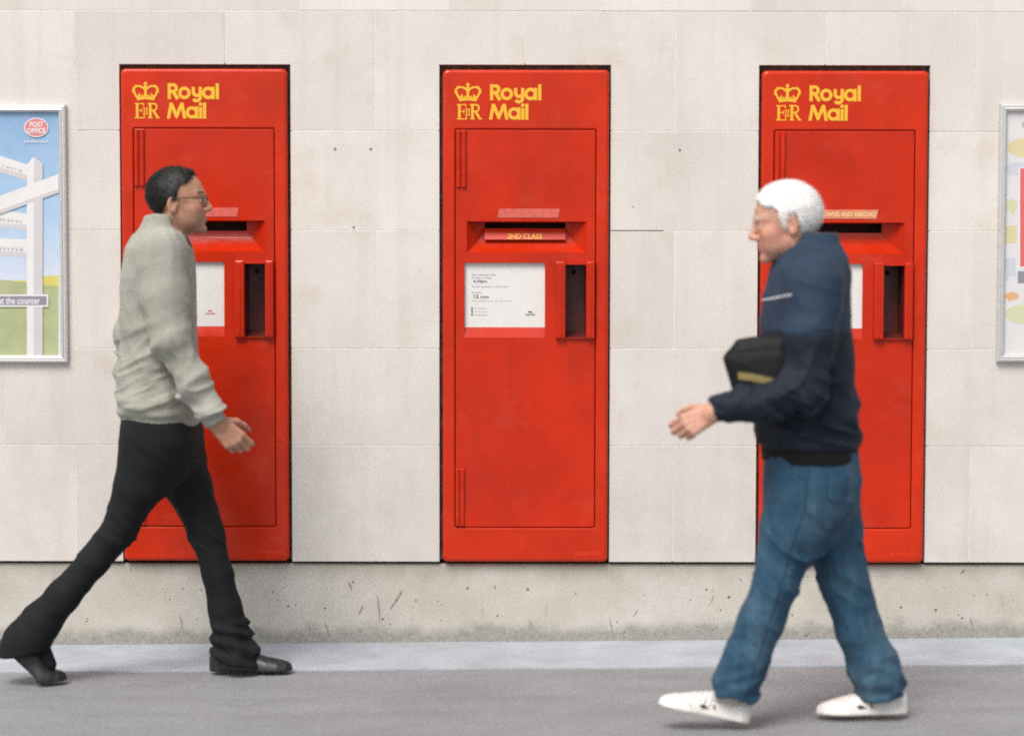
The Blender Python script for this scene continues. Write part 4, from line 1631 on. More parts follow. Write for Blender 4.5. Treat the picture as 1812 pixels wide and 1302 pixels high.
def folds(p, amp, sc=(7, 7, 16), shear=0.0, seed=0.0):
    """soft cloth ridges that run mostly across z"""
    q = np.stack((p[:, 0] * sc[0] + seed, p[:, 1] * sc[1] + 2.3 * seed, (p[:, 2] + shear * p[:, 0]) * sc[2] + seed), 1).astype(f32)
    w = vnoise(q * 0.55 + 9.1)[:, None] * np.array((0.6, 0.6, 1.1), f32)
    a = vnoise(q + w)
    b = vnoise(q * 2.05 + w * 1.6 + 4.7)
    return -amp * (1.25 * (1 - np.minimum(np.abs(a) * 1.9, 1)) ** 1.5 + 0.55 * (1 - np.minimum(np.abs(b) * 1.9, 1)) ** 1.5 - 0.75)


def near(fn, disp, rng=0.03):
    """apply a displacement only near the surface"""
    def g(p):
        d = fn(p)
        m = np.abs(d) < rng
        if m.any():
            d = d.copy()
            d[m] += disp(p[m], d[m])
        return d
    return g


def band(x, a, b, s):
    """soft 0..1 window from a to b"""
    return np.clip((x - a) / s, 0, 1) * np.clip((b - x) / s, 0, 1)


def sections(rows, Y):
    out = []
    for py, px, rx, ry in rows:
        q = V(px, py, Y)
        out.append((q[2], q[0], Y, rx, ry))
    return out


def bbox(px0, px1, py0, py1, ya, yb):
    c = np.array([V(a, b_, y) for a in (px0, px1) for b_ in (py0, py1) for y in (ya, yb)])
    return c.min(0), c.max(0)


def hit(fn, px, py, ya, yb, lift=0.0008):
    """where a photograph pixel's ray first meets an implicit surface"""
    d = np.array(ray(px, py)); d /= np.linalg.norm(d)
    t = np.linspace((ya + DIST) / d[1], (yb + DIST) / d[1], 700)
    P_ = (np.array(CAM) + t[:, None] * d).astype(f32)
    s = fn(P_)
    i = int(np.argmax(s < 0))
    return (P_[i].astype(float) - d * lift) if s[i] < 0 else None


def cord(name, fn, pts, r, mat, parent, origin, ya, yb, lift=0.0008):
    """seam or piping: thin cord laid along a surface"""
    q = [hit(fn, a, b_, ya, yb, lift) for a, b_ in pts]
    q = [x - origin for x in q if x is not None]
    if len(q) < 3: return
    mb = MB(); tube(mb, q, r); mb.build(name, mat, parent)


def path(pts, n=12):
    out = []
    for (a, b_), (c, d_) in zip(pts[:-1], pts[1:]):
        out += [(a + (c - a) * i / n, b_ + (d_ - b_) * i / n) for i in range(n)]
    return out + [pts[-1]]


def tube(mb, pts, r, seg_n=6, closed=False):
    pts = [Vector(p) for p in pts]
    loops = []
    n = len(pts)
    for i, p in enumerate(pts):
        t = (pts[(i + 1) % n] - pts[i - 1]) if closed else (pts[min(i + 1, n - 1)] - pts[max(i - 1, 0)])
        t.normalize()
        u = t.cross(Vector((0.13, 0.27, 0.95)))
        if u.length < 0.1: u = t.cross(Vector((1, 0, 0)))
        u.normalize(); w = t.cross(u)
        loops.append([tuple(p + (u * math.cos(2 * math.pi * k / seg_n) + w * math.sin(2 * math.pi * k / seg_n)) * r) for k in range(seg_n)])
    if closed: loops.append(loops[0])
    mb.loft(loops, cap_end=not closed, cap_start=not closed)


# ================================================================== person in the grey-green top, walking towards +x
Y1 = -0.60
foot = G(445, 1191)
YL, YR = -0.53, -0.68            # far (left) leg, near (right) leg
org1 = np.array((V(285, 1190, Y1)[0], Y1, gz(V(285, 1190, Y1)[0])))
SK1, LIP1, BR1 = (0.40, 0.205, 0.130), (0.33, 0.12, 0.10), (0.022, 0.017, 0.015)
hs = 0.925
hl1, hw1, HR1 = frame(V(317, 357, Y1), 0.0, math.radians(-3), hs)
hip_f, knee_f, ank_f = V(298, 735, YL), V(364, 938, YL), V(404, 1140, YL)
hip_n, knee_n, ank_n = V(276, 735, YR), V(213, 940, YR), V(58, 1122, YR)
sh_n, el_n, wr_n = V(286, 447, Y1 - 0.175), V(300, 602, Y1 - 0.225), V(381, 745, Y1 - 0.215)
sh_f, el_f, wr_f = V(272, 447, Y1 + 0.175), V(236, 590, Y1 + 0.215), V(238, 712, Y1 + 0.205)
hd_n = hand_segs(wr_n, V(436, 800, Y1 - 0.20) - wr_n, (0, 1, 0.1), (0.75, 0.15, 0.65), 1.0, curl=(0.50, 0.72, 0.5), thumb_in=0.55, spread=0.012, curl_step=0.10)
hd_f = hand_segs(wr_f, V(252, 770, Y1 + 0.20) - wr_f, (0, -1, 0), (1, 0, 0.1), 1.0)
neck1 = (hw1(np.array([[-0.022, 0, -0.07]]))[0], V(284, 425, Y1))
tor1 = sections([(415, 284, 0.075, 0.10), (450, 282, 0.095, 0.155), (520, 282, 0.098, 0.150), (620, 282, 0.098, 0.140), (700, 284, 0.102, 0.145), (770, 286, 0.10, 0.145), (830, 286, 0.06, 0.10)], Y1)


def body1(p):
    d = loft(p, tor1)
    d = smin(d, seg(p, neck1[0], neck1[1], 0.054, 0.062), 0.03)
    for a, b, c in ((sh_n, el_n, wr_n), (sh_f, el_f, wr_f)):
        d = smin(d, limb(p, (a, b, c), (0.052, 0.040, 0.027)), 0.03)
    for a, b, c in ((hip_f, knee_f, ank_f), (hip_n, knee_n, ank_n)):
        d = smin(d, limb(p, (a, b, c), (0.072, 0.044, 0.034)), 0.03)
    d = smin(d, seg(p, ank_f, V(455, 1176, YL), 0.032, 0.020), 0.02)
    d = smin(d, seg(p, ank_n, V(80, 1170, YR), 0.026, 0.012), 0.02)
    d = smin(d, bh1(p), 0.018)
    d = smin(d, bn1(p), 0.012)
    d = smin(d, bf1(p), 0.012)
    return d


bh1 = bounded(lambda p: head_sdf(hl1(p)) * hs, hw1(np.zeros((1, 3)))[0], 0.16)
bn1 = bounded(lambda p: hand_sdf(p, hd_n), wr_n + (V(436, 800, Y1 - 0.2) - wr_n) * 0.7, 0.15)
bf1 = bounded(lambda p: hand_sdf(p, hd_f), wr_f + (V(252, 770, Y1 + 0.2) - wr_f) * 0.7, 0.15)


def person_body(name, fn, lo, hi, tl, sk, lip, brow, origin, label, h=0.0034):
    Vx, Q = nets(fn, lo, hi, h)
    q = tl(Vx)
    tint = np.tile(np.array(sk), (len(Vx), 1))
    hm = (np.abs(q[:, 0]) < 0.13) & (np.abs(q[:, 1]) < 0.1) & (q[:, 2] > -0.115) & (q[:, 2] < 0.14)
    tint[hm] = head_tint(q[hm], sk, lip, brow, 0.32 if brow[0] < 0.1 else 0.0)
    o = np_mesh(name, Vx, Q, skin_material(name + "_skin"), None, tint, origin)
    o.location = tuple(origin)
    return tag(o, label, "person")


p1 = person_body("person", body1, *bbox(-15, 545, 270, 1215, Y1 - 0.33, Y1 + 0.33), hl1, SK1, LIP1, BR1, org1,
                 "person in a grey green top, black trousers and glasses striding past a post box")

# trousers
M_BTR = fabric("black_trouser_cloth", (0.0045, 0.0055, 0.006), (0.010, 0.0115, 0.0125), 6, 0.85, 0.4, 500, 0.0)
pel1 = sections([(715, 284, 0.113, 0.160), (745, 285, 0.122, 0.165), (780, 286, 0.128, 0.165), (815, 286, 0.122, 0.155), (850, 284, 0.085, 0.125), (868, 284, 0.04, 0.08)], Y1)
lf = [V(303, 775, YL), V(334, 860, YL), V(366, 945, YL), V(385, 1015, YL), V(398, 1075, YL), V(407, 1120, YL), V(415, 1160, YL), V(418, 1182, YL)]
rf = [0.096, 0.076, 0.057, 0.050, 0.055, 0.065, 0.080, 0.086]
ln_ = [V(272, 775, YR), V(245, 860, YR), V(212, 935, YR), V(165, 995, YR), V(112, 1055, YR), V(74, 1098, YR), V(48, 1134, YR), V(36, 1162, YR)]
rn = [0.098, 0.078, 0.057, 0.049, 0.053, 0.063, 0.075, 0.080]
hem_f = (V(415, 1170, YL), np.array((-0.16, 0, -1.0)) / np.linalg.norm((0.16, 0, 1)))
_dn = (ln_[-1] - ln_[-2]); _dn[1] = 0; _dn /= np.linalg.norm(_dn)
hem_n = (V(40, 1156, YR), np.array((0.12, 0, -1.0)) / np.linalg.norm((0.12, 0, 1)))


def trousers1(p):
    d = loft(p, pel1, 2.2)
    a = limb(p, lf, rf, 0.02, 1.0)
    b = limb(p, ln_, rn, 0.02, 1.0)
    a = smax(a, ((p - hem_f[0]) @ hem_f[1]), 0.006)
    b = smax(b, ((p - hem_n[0]) @ hem_n[1]), 0.006)
    return smin(d, smin(a, b, 0.03), 0.05)


def tr1_disp(p, d):
    z = p[:, 2]
    low = band(z, V(400, 1190, YL)[2], V(400, 1090, YL)[2], 0.03) * (p[:, 0] > V(330, 1100, YL)[0])
    knee = np.exp(-((z - V(366, 945, YL)[2]) / 0.09) ** 2)
    q = folds(p, 0.0045, (8, 8, 10), 0.8, 1.0)
    ring = np.sin((z + 0.35 * (p[:, 0] - org1[0]) + 0.02 * vnoise(p * 9)) / 0.034 * 2 * math.pi * 0.72)
    return q * (0.5 + 0.8 * knee) + low * (0.0055 * ring + folds(p, 0.008, (9, 9, 22), 0.5, 3.0))


Vx, Q = nets(near(trousers1, tr1_disp), *bbox(-45, 490, 700, 1205, YR - 0.14, YL + 0.17), 0.0048)
np_mesh("trousers", relax(Vx, Q, 1, 0.4), Q, M_BTR, p1, origin=org1)

# top: loose, with collar, ribbed hem and cuffs
M_TOP = fabric("grey_green_knit", (0.245, 0.245, 0.200), (0.345, 0.342, 0.305), 3.5, 0.95, 0.5, 340, 0.08)
jk1 = sections([(381, 291, 0.067, 0.070), (394, 289, 0.071, 0.074), (406, 286, 0.078, 0.086), (418, 283, 0.095, 0.130), (440, 282, 0.112, 0.178), (490, 281, 0.122, 0.190), (560, 281, 0.124, 0.184),
                (640, 281, 0.128, 0.182), (700, 282, 0.136, 0.186), (728, 283, 0.137, 0.186), (737, 284, 0.127, 0.176), (752, 284, 0.126, 0.175)], Y1)
nk = hw1(np.array([[-0.006, 0, -0.110]]))[0]


def top1(p):
    d = loft(p, jk1, 2.15)
    for s_, e_, w_ in ((sh_n, el_n, wr_n), (sh_f, el_f, wr_f)):
        fwd = (w_ - e_) / np.linalg.norm(w_ - e_)
        a = limb(p, (s_, s_ * 0.5 + e_ * 0.5, e_, e_ * 0.45 + w_ * 0.55, w_ - fwd * 0.035), (0.082, 0.070, 0.062, 0.056, 0.052), 0.03)
        cuff = seg(p, w_ - fwd * 0.040, w_ + fwd * 0.004, 0.040, 0.038)
        a = smin(smax(a, (p - (w_ - fwd * 0.022)) @ fwd, 0.008), smax(cuff, (p - (w_ + fwd * 0.008)) @ fwd, 0.004), 0.006)
        d = smin(d, a, 0.035)
    # neck opening
    hole = seg(p, nk + np.array((0.0, 0, 0.07)), nk + np.array((-0.012, 0, -0.02)), 0.066, 0.056)
    return smax(d, -hole, 0.008)


def top1_disp(p, d):
    z = p[:, 2]
    zh, zm, zt = V(284, 728, Y1)[2], V(284, 610, Y1)[2], V(284, 430, Y1)[2]
    lowm = np.clip((zm + 0.12 - z) / 0.22, 0.12, 1) * np.clip((z - zh) / 0.02, 0, 1)
    el = np.exp(-(((p - el_n) ** 2).sum(1) / 0.10 ** 2))
    ar = np.exp(-(((p - (wr_n * 0.6 + el_n * 0.4)) ** 2).sum(1) / 0.10 ** 2))
    rib = np.where(z < zh - 0.002, 0.0012 * np.sin(np.arctan2(p[:, 1] - Y1, p[:, 0] - org1[0]) * 90), 0)
    keep = np.clip((z - V(284, 752, Y1)[2] - 0.022) / 0.03, 0, 1)
    return rib + keep * (folds(p, 0.011, (4.5, 4.5, 14), -0.30, 2.0) * lowm + folds(p, 0.010, (10, 10, 15), 0.9, 5.0) * np.maximum(el, ar) + folds(p, 0.005, (7, 7, 6), 0.9, 8.0))


Vx, Q = nets(near(top1, top1_disp), *bbox(180, 430, 368, 770, Y1 - 0.34, Y1 + 0.34), 0.0048)
np_mesh("top", relax(Vx, Q, 2, 0.5), Q, M_TOP, p1, origin=org1)

# shoes
M_SHOE = plain("black_leather", (0.007, 0.009, 0.010), 0.42, var=0.3, vscale=40, bmp=0.15, bscale=90)
M_SOLEB = plain("dark_rubber", (0.040, 0.044, 0.042), 0.6, var=0.2, vscale=60)
hx = V(371, 1192, YL)
make_shoe(p1, org1, 0.278, 'dress', (hx[0], YL, gz(hx[0]) - 0.001), 0.0, SLOPE, M_SHOE, M_SOLEB, side=1.0)
tx_ = V(119, 1195, YR)
LB = 0.272
# rear foot: ball and toes on the ground, heel lifted
make_shoe(p1, org1, LB, 'dress', (tx_[0] - LB, YR, gz(tx_[0]) - 0.001), 0.0, SLOPE, M_SHOE, M_SOLEB, bend=math.radians(42), side=-1.0)

M_SOCK = fabric("dark_sock", (0.005, 0.006, 0.007), (0.010, 0.011, 0.012), 9, 0.95, 0.4, 420, 0.0)
for a_, b_, t_ in ((knee_f, ank_f, V(440, 1166, YL)), (knee_n, ank_n, V(86, 1175, YR))):
    sk_ = lambda p, a=a_, b=b_, t=t_: limb(p, (a * 0.35 + b * 0.65, b, t), (0.043, 0.0385, 0.026), 0.02)
    mid = b_
    Vx, Q = nets(sk_, mid - 0.22, mid + 0.22, 0.005)
    np_mesh("sock", Vx, Q, M_SOCK, p1, origin=org1)

# hair and glasses
M_HAIR1 = plain("black_hair", (0.0055, 0.005, 0.005), 0.5, var=0.35, vscale=150, bmp=0.4, bscale=260)


HP1 = np.array([(-0.25, 0.25), (0.056, 0.25), (0.052, 0.082), (0.036, 0.066), (0.016, 0.056), (0.006, 0.038), (0.003, 0.008), (-0.004, -0.020), (-0.016, -0.020), (-0.020, 0.010), (-0.034, 0.008), (-0.042, -0.010), (-0.055, -0.030), (-0.25, -0.034)])


def hreg1(p):
    return poly_sd(np.stack((p[:, 0], p[:, 2]), 1).astype(float), HP1).astype(f32)


hair_mesh(hl1, hw1, HR1, hs, hreg1, 0.006, 14000, 0.019, M_HAIR1, p1, org1, 5,
          lambda p: np.array((0.55, 0, 0.25)) * np.clip((p[:, 2:3] - V(300, 330, Y1)[2]) / 0.06, 0, 1) + np.array((0.15, 0, -0.9)) * np.clip((V(300, 310, Y1)[2] - p[:, 2:3]) / 0.06, 0, 1) + np.array((0.1, 0, 0)))
M_SPEC = plain("dark_spectacle_frame", (0.02, 0.018, 0.02), 0.35)
gl = MB()


def hw(p): return hw1(np.array([p]))[0] - org1


for s in (-1, 1):
    tube(gl, [hw((0.101 - 0.010 * (abs(math.cos(a)) * (1 if math.cos(a) > 0 else 0.2)), s * (0.032 + 0.023 * math.cos(a)), 0.000 + 0.015 * math.sin(a))) for a in [2 * math.pi * i / 20 for i in range(20)]], 0.0014, closed=True)
    tube(gl, [hw((0.091, s * 0.055, 0.006)), hw((0.086, s * 0.071, 0.007)), hw((0.04, s * 0.0775, 0.010)), hw((-0.008, s * 0.0815, 0.010)), hw((-0.022, s * 0.083, 0.000)), hw((-0.028, s * 0.082, -0.012))], 0.0017)
tube(gl, [hw((0.101, -0.010, 0.004)), hw((0.106, 0, 0.006)), hw((0.101, 0.010, 0.004))], 0.0014)
gl.build("glasses", M_SPEC, p1)

# ================================================================== white-haired person, walking towards -x
Y2 = -1.36
fr_ = G(1520, 1271)
YF2 = fr_.y                       # far (right) foot, planted
YN2 = YF2 - 0.13                  # near (left) leg, swung forward
Y2 = (YF2 + YN2) / 2
org2 = np.array((V(1430, 1270, Y2)[0], Y2, gz(V(1430, 1270, Y2)[0])))
SK2, LIP2, BR2 = (0.50, 0.265, 0.185), (0.42, 0.17, 0.14), (0.50, 0.48, 0.45)
hs2 = 0.945
hl2, hw2, HR2 = frame(V(1388, 394, Y2), math.pi, math.radians(9), hs2)
hip_f2, knee_f2, ank_f2 = V(1445, 800, YF2), V(1494, 1025, YF2), V(1558, 1218, YF2)
hip_n2, knee_n2, ank_n2 = V(1428, 800, YN2), V(1372, 1020, YN2), V(1298, 1224, YN2)
sh_n2, el_n2, wr_n2 = V(1440, 500, Y2 - 0.175), V(1426, 692, Y2 - 0.225), V(1264, 728, Y2 - 0.235)
sh_f2, el_f2, wr_f2 = V(1432, 500, Y2 + 0.175), V(1425, 665, Y2 + 0.20), V(1362, 676, Y2 + 0.02)
hd_n2 = hand_segs(wr_n2, V(1196, 764, Y2 - 0.23) - wr_n2, (0.1, 1, -0.2), (-0.6, 0.25, 0.7), 0.94, curl=(0.55, 0.7, 0.5), thumb_in=0.55, spread=0.012)
hd_f2 = hand_segs(wr_f2, V(1310, 672, Y2 - 0.02) - wr_f2, (0, -1, 0.1), (0, 0.1, 1), 0.92, curl=(0.5, 0.6, 0.5), spread=0.02)
neck2 = (hw2(np.array([[-0.022, 0, -0.07]]))[0], V(1440, 450, Y2))
tor2 = sections([(440, 1442, 0.075, 0.10), (475, 1438, 0.095, 0.150), (560, 1428, 0.108, 0.145), (660, 1426, 0.116, 0.145), (760, 1432, 0.115, 0.145), (830, 1436, 0.105, 0.14), (900, 1436, 0.06, 0.09)], Y2)
bh2 = bounded(lambda p: head_sdf(hl2(p)) * hs2, hw2(np.zeros((1, 3)))[0], 0.16)
bn2 = bounded(lambda p: hand_sdf(p, hd_n2), wr_n2 + (V(1196, 764, Y2 - 0.23) - wr_n2) * 0.7, 0.15)
bf2 = bounded(lambda p: hand_sdf(p, hd_f2), wr_f2 + (V(1310, 672, Y2) - wr_f2) * 0.7, 0.15)


def body2(p):
    d = loft(p, tor2)
    d = smin(d, seg(p, neck2[0], neck2[1], 0.056, 0.066), 0.03)
    for a, b, c in ((sh_n2, el_n2, wr_n2), (sh_f2, el_f2, wr_f2)):
        d = smin(d, limb(p, (a, b, c), (0.052, 0.040, 0.027)), 0.03)
    for a, b, c in ((hip_f2, knee_f2, ank_f2), (hip_n2, knee_n2, ank_n2)):
        d = smin(d, limb(p, (a, b, c), (0.072, 0.046, 0.034)), 0.03)
    d = smin(d, seg(p, ank_f2, V(1500, 1250, YF2), 0.032, 0.020), 0.02)
    d = smin(d, seg(p, ank_n2, V(1255, 1246, YN2), 0.030, 0.018), 0.02)
    d = smin(d, bh2(p), 0.018)
    d = smin(d, bn2(p), 0.012)
    d = smin(d, bf2(p), 0.012)
    return d


p2 = person_body("person", body2, *bbox(1160, 1630, 295, 1295, Y2 - 0.34, Y2 + 0.34), hl2, SK2, LIP2, BR2, org2,
                 "white-haired person in a navy jacket, blue jeans and white trainers carrying a black bag")

def denim():
    m = fabric("blue_denim", (0.010, 0.040, 0.078), (0.034, 0.090, 0.146), 5, 0.9, 0.45, 520, 0.03)
    nt = m.node_tree
    b = nt.nodes['Principled BSDF']
    src = b.inputs['Base Color'].links[0].from_socket
    worn = ramp(nt, noise(nt, coords(nt, scale=(9, 9, 3)), 1.0, 6, 0.7), 0.47, 0.75)
    streak = ramp(nt, noise(nt, coords(nt, scale=(6, 6, 42)), 1.0, 4, 0.65), 0.5, 0.8)
    c = mix(nt, math_n(nt, 'MULTIPLY', worn, 0.60), src, (0.105, 0.175, 0.225))
    c = mix(nt, math_n(nt, 'MULTIPLY', streak, 0.40), c, (0.006, 0.020, 0.040))
    nt.links.new(c, b.inputs['Base Color'])
    return m


M_JEAN = denim()
pel2 = sections([(770, 1434, 0.128, 0.165), (800, 1436, 0.138, 0.172), (850, 1438, 0.140, 0.170), (900, 1436, 0.125, 0.155), (945, 1432, 0.085, 0.12), (965, 1430, 0.04, 0.08)], Y2)
lf2 = [V(1450, 850, YF2 - 0.01), V(1472, 940, YF2), V(1494, 1030, YF2), V(1520, 1110, YF2), V(1545, 1175, YF2), V(1557, 1205, YF2), V(1562, 1240, YF2)]
rf2 = [0.106, 0.089, 0.071, 0.068, 0.073, 0.074, 0.073]
ln2 = [V(1424, 850, YN2 + 0.01), V(1400, 940, YN2), V(1374, 1025, YN2), V(1345, 1100, YN2), V(1320, 1165, YN2), V(1305, 1205, YN2), V(1295, 1236, YN2)]
rn2 = [0.106, 0.089, 0.070, 0.066, 0.067, 0.069, 0.071]
hem_f2 = (V(1555, 1232, YF2), np.array((0.22, 0, -1.0)) / np.linalg.norm((0.22, 0, 1)))
hem_n2 = (V(1292, 1230, YN2), np.array((-0.25, 0, -1.0)) / np.linalg.norm((0.25, 0, 1)))


def jeans2(p):
    d = loft(p, pel2, 2.2)
    a = smax(limb(p, lf2, rf2, 0.02), (p - hem_f2[0]) @ hem_f2[1], 0.006)
    b = smax(limb(p, ln2, rn2, 0.02), (p - hem_n2[0]) @ hem_n2[1], 0.006)
    return smin(d, smin(a, b, 0.04), 0.06)


def jn2_disp(p, d):
    z = p[:, 2]
    low = np.clip((V(1500, 1140, Y2)[2] - z) / 0.10, 0, 1)
    kn = np.exp(-((z - V(1494, 1010, Y2)[2]) / 0.10) ** 2)
    ring = np.sin((z + 0.45 * np.abs(p[:, 0] - org2[0]) + 0.03 * vnoise(p * 8)) / 0.045 * 2 * math.pi * 0.8)
    return folds(p, 0.0060, (8, 8, 14), 0.6, 4.0) * (0.5 + 0.8 * kn) + low * (0.0030 * ring + folds(p, 0.005, (11, 11, 22), -0.4, 6.0))


Vx, Q = nets(near(jeans2, jn2_disp), *bbox(1230, 1630, 755, 1290, YN2 - 0.15, YF2 + 0.17), 0.0048)
np_mesh("jeans", relax(Vx, Q, 1, 0.4), Q, M_JEAN, p2, origin=org2)

M_NAVY = fabric("navy_jacket_cloth", (0.0055, 0.0095, 0.018), (0.0105, 0.0170, 0.031), 6, 0.75, 0.35, 480, 0.0)
M_YOKE = fabric("blue_yoke_cloth", (0.0145, 0.030, 0.055), (0.024, 0.045, 0.078), 6, 0.75, 0.35, 480, 0.0)
M_BAND = fabric("black_rib", (0.004, 0.0045, 0.005), (0.008, 0.0085, 0.009), 6, 0.9, 0.3, 300, 0.0)
jk2 = sections([(412, 1440, 0.070, 0.076), (430, 1438, 0.080, 0.090), (450, 1436, 0.100, 0.135), (478, 1433, 0.118, 0.180), (530, 1427, 0.128, 0.192), (600, 1425, 0.136, 0.190),
                (690, 1427, 0.146, 0.190), (760, 1430, 0.152, 0.192), (782, 1431, 0.152, 0.192), (790, 1432, 0.142, 0.183), (814, 1433, 0.140, 0.181)], Y2)
nk2 = hw2(np.array([[-0.008, 0, -0.112]]))[0]


def jacket2(p):
    d = loft(p, jk2, 2.15)
    for s_, e_, w_ in ((sh_n2, el_n2, wr_n2), (sh_f2, el_f2, wr_f2)):
        fwd = (w_ - e_) / np.linalg.norm(w_ - e_)
        a = limb(p, (s_, s_ * 0.5 + e_ * 0.5, e_, e_ * 0.45 + w_ * 0.55, w_ - fwd * 0.03), (0.086, 0.074, 0.062, 0.053, 0.047), 0.03)
        cuff = seg(p, w_ - fwd * 0.040, w_ + fwd * 0.004, 0.042, 0.039)
        a = smin(smax(a, (p - (w_ - fwd * 0.018)) @ fwd, 0.008), smax(cuff, (p - (w_ + fwd * 0.010)) @ fwd, 0.004), 0.006)
        d = smin(d, a, 0.03)
    hole = seg(p, nk2 + np.array((-0.004, 0, 0.07)), nk2 + np.array((0.016, 0, -0.02)), 0.068, 0.056)
    return smax(d, -hole, 0.008)


def jk2_disp(p, d):
    z = p[:, 2]
    el = np.exp(-(((p - el_n2) ** 2).sum(1) / 0.12 ** 2))
    fa = np.exp(-(((p - (wr_n2 * 0.55 + el_n2 * 0.45)) ** 2).sum(1) / 0.09 ** 2))
    zl = np.clip((V(1430, 560, Y2)[2] - z) / 0.25, 0.25, 1) * np.clip((z - V(1430, 786, Y2)[2]) / 0.02, 0, 1)
    ya, yb = V(1430, 586, Y2)[2], V(1430, 588, Y2)[2]
    seam = 0.003 * np.exp(-((z - ya) / 0.004) ** 2)
    return folds(p, 0.011, (5, 5, 12), 0.3, 12.0) * zl + folds(p, 0.011, (10, 10, 15), -0.6, 15.0) * np.maximum(el, fa) + seam


Vx, Q = nets(near(jacket2, jk2_disp), *bbox(1225, 1560, 395, 830, Y2 - 0.35, Y2 + 0.34), 0.0048)
Vx = relax(Vx, Q, 1, 0.4)
cz = Vx[Q].mean(1)
mi = np.where(cz[:, 2] > V(1430, 586, Y2)[2], 1, 0)
mi = np.where(cz[:, 2] < V(1430, 787, Y2)[2], 2, mi)
np_mesh("jacket", Vx, Q, [M_NAVY, M_YOKE, M_BAND], p2, origin=org2, mat_idx=mi)


M_PIPE = plain("pale_piping", (0.50, 0.52, 0.58), 0.6)
JK2 = near(jacket2, jk2_disp)
cord("piping", JK2, path([(1350, 531.5), (1400, 522)], 16), 0.0034, M_PIPE, p2, org2, Y2 - 0.4, Y2 + 0.3, 0.0022)
M_STITCH = plain("dark_seam", (0.004, 0.005, 0.008), 0.9)
cord("seam", JK2, path([(1440, 585), (1475, 584)], 14), 0.0028, M_STITCH, p2, org2, Y2 - 0.4, Y2 + 0.3, -0.0012)
cord("pocket_zip", JK2, path([(1462, 735), (1478, 690)], 14), 0.0024, M_STITCH, p2, org2, Y2 - 0.4, Y2 + 0.3, -0.0006)
JN2 = near(jeans2, jn2_disp)
M_DSEAM = plain("denim_seam", (0.008, 0.026, 0.050), 0.9)
cord("side_seam", JN2, path([(1432, 825), (1424, 900), (1404, 960), (1384, 1030), (1358, 1110), (1330, 1200)], 14), 0.0022, M_DSEAM, p2, org2, Y2 - 0.4, Y2 + 0.3, -0.0004)
cord("back_pocket", JN2, path([(1464, 838), (1462, 880), (1478, 893), (1494, 882), (1500, 838)], 10), 0.0020, M_DSEAM, p2, org2, Y2 - 0.4, Y2 + 0.3, -0.0002)
cord("front_pocket", JN2, path([(1398, 822), (1408, 840), (1430, 850)], 10), 0.0020, M_DSEAM, p2, org2, Y2 - 0.4, Y2 + 0.3, -0.0002)

# trainers
M_TRN = plain("white_trainer", (0.66, 0.63, 0.60), 0.5, var=0.10, vscale=30, bmp=0.25, bscale=260)
M_TSOLE = plain("cream_sole", (0.56, 0.51, 0.43), 0.6, var=0.15, vscale=50)
M_LACE = plain("pale_lace", (0.50, 0.49, 0.47), 0.8)
M_SEAM2 = plain("tan_seam", (0.36, 0.30, 0.23), 0.8)
M_TDARK = plain("dark_trim", (0.02, 0.025, 0.03), 0.5)
hx = V(1606, 1271, YF2)
sF, RF, oF = make_shoe(p2, org2, 0.276, 'trainer', (hx[0], YF2, gz(hx[0]) - 0.001), math.pi, -SLOPE, M_TRN, M_TSOLE, side=1.0)
hx = G(1322, 1286)
sN, RN, oN = make_shoe(p2, org2, 0.276, 'trainer', (hx.x, YN2, gz(hx.x) - 0.001), math.pi, math.radians(12), M_TRN, M_TSOLE, side=-1.0)
for s_, R_, o_, sd in ((sF, RF, oF, 1.0), (sN, RN, oN, -1.0)):
    b_ = MB()
    up, so, ts = shoe_fn(0.276, 'trainer')

    def surf(x, z, ysgn):
        y = np.linspace(0.07, 0.0, 400)
        q = np.stack((np.full(400, x), y * ysgn * 1.0, np.full(400, z)), 1)
        q2 = q.copy(); q2[:, 1] *= sd
        i = np.argmax(up(q2.astype(f32)) < 0)
        q[i, 1] += ysgn * 0.0006
        return q[i] @ R_.T + o_ - org2
    for ysgn in (1, -1):                                      # the camera sees one flank, the other matches it
        for quad in ([(0.126, 0.040), (0.150, 0.038), (0.160, 0.047), (0.146, 0.052)], [(0.108, 0.042), (0.114, 0.041), (0.120, 0.054), (0.114, 0.056)]):
            A, B_, C, D = [np.array(q) for q in quad]
            g_ = []
            for i in range(5):
                for j in range(3):
                    t_, u_ = i / 4, j / 2
                    e0 = A * (1 - t_) + D * t_; e1 = B_ * (1 - t_) + C * t_
                    xz = e0 * (1 - u_) + e1 * u_
                    g_.append(surf(xz[0], xz[1], ysgn))
            b_.add(g_, [(i * 3 + j, i * 3 + j + 1, (i + 1) * 3 + j + 1, (i + 1) * 3 + j) for i in range(4) for j in range(2)])
    b_.build("side_stripe", M_TDARK, s_)["kind"] = "stuff"

    def crown(x, y):
        z = np.linspace(0.11, 0.02, 300)
        q = np.stack((np.full(300, x), np.full(300, y), z), 1)
        q2 = q.copy(); q2[:, 1] *= sd
        i = int(np.argmax(up(q2.astype(f32)) < 0))
        return q[i] @ R_.T + o_ - org2
    for xl in (0.122, 0.138, 0.154, 0.170):
        lb = MB()
        tube(lb, [crown(xl + 0.006 * abs(yy) / 0.02, yy) for yy in np.linspace(-0.027, 0.027, 9)], 0.0030)
        lb.build("lace", M_LACE, s_)
    lb = MB()
    tube(lb, [crown(0.222 - 0.9 * yy * yy / 0.03, yy) for yy in np.linspace(-0.036, 0.036, 13)], 0.0018)
    lb.build("toe_seam", M_SEAM2, s_)

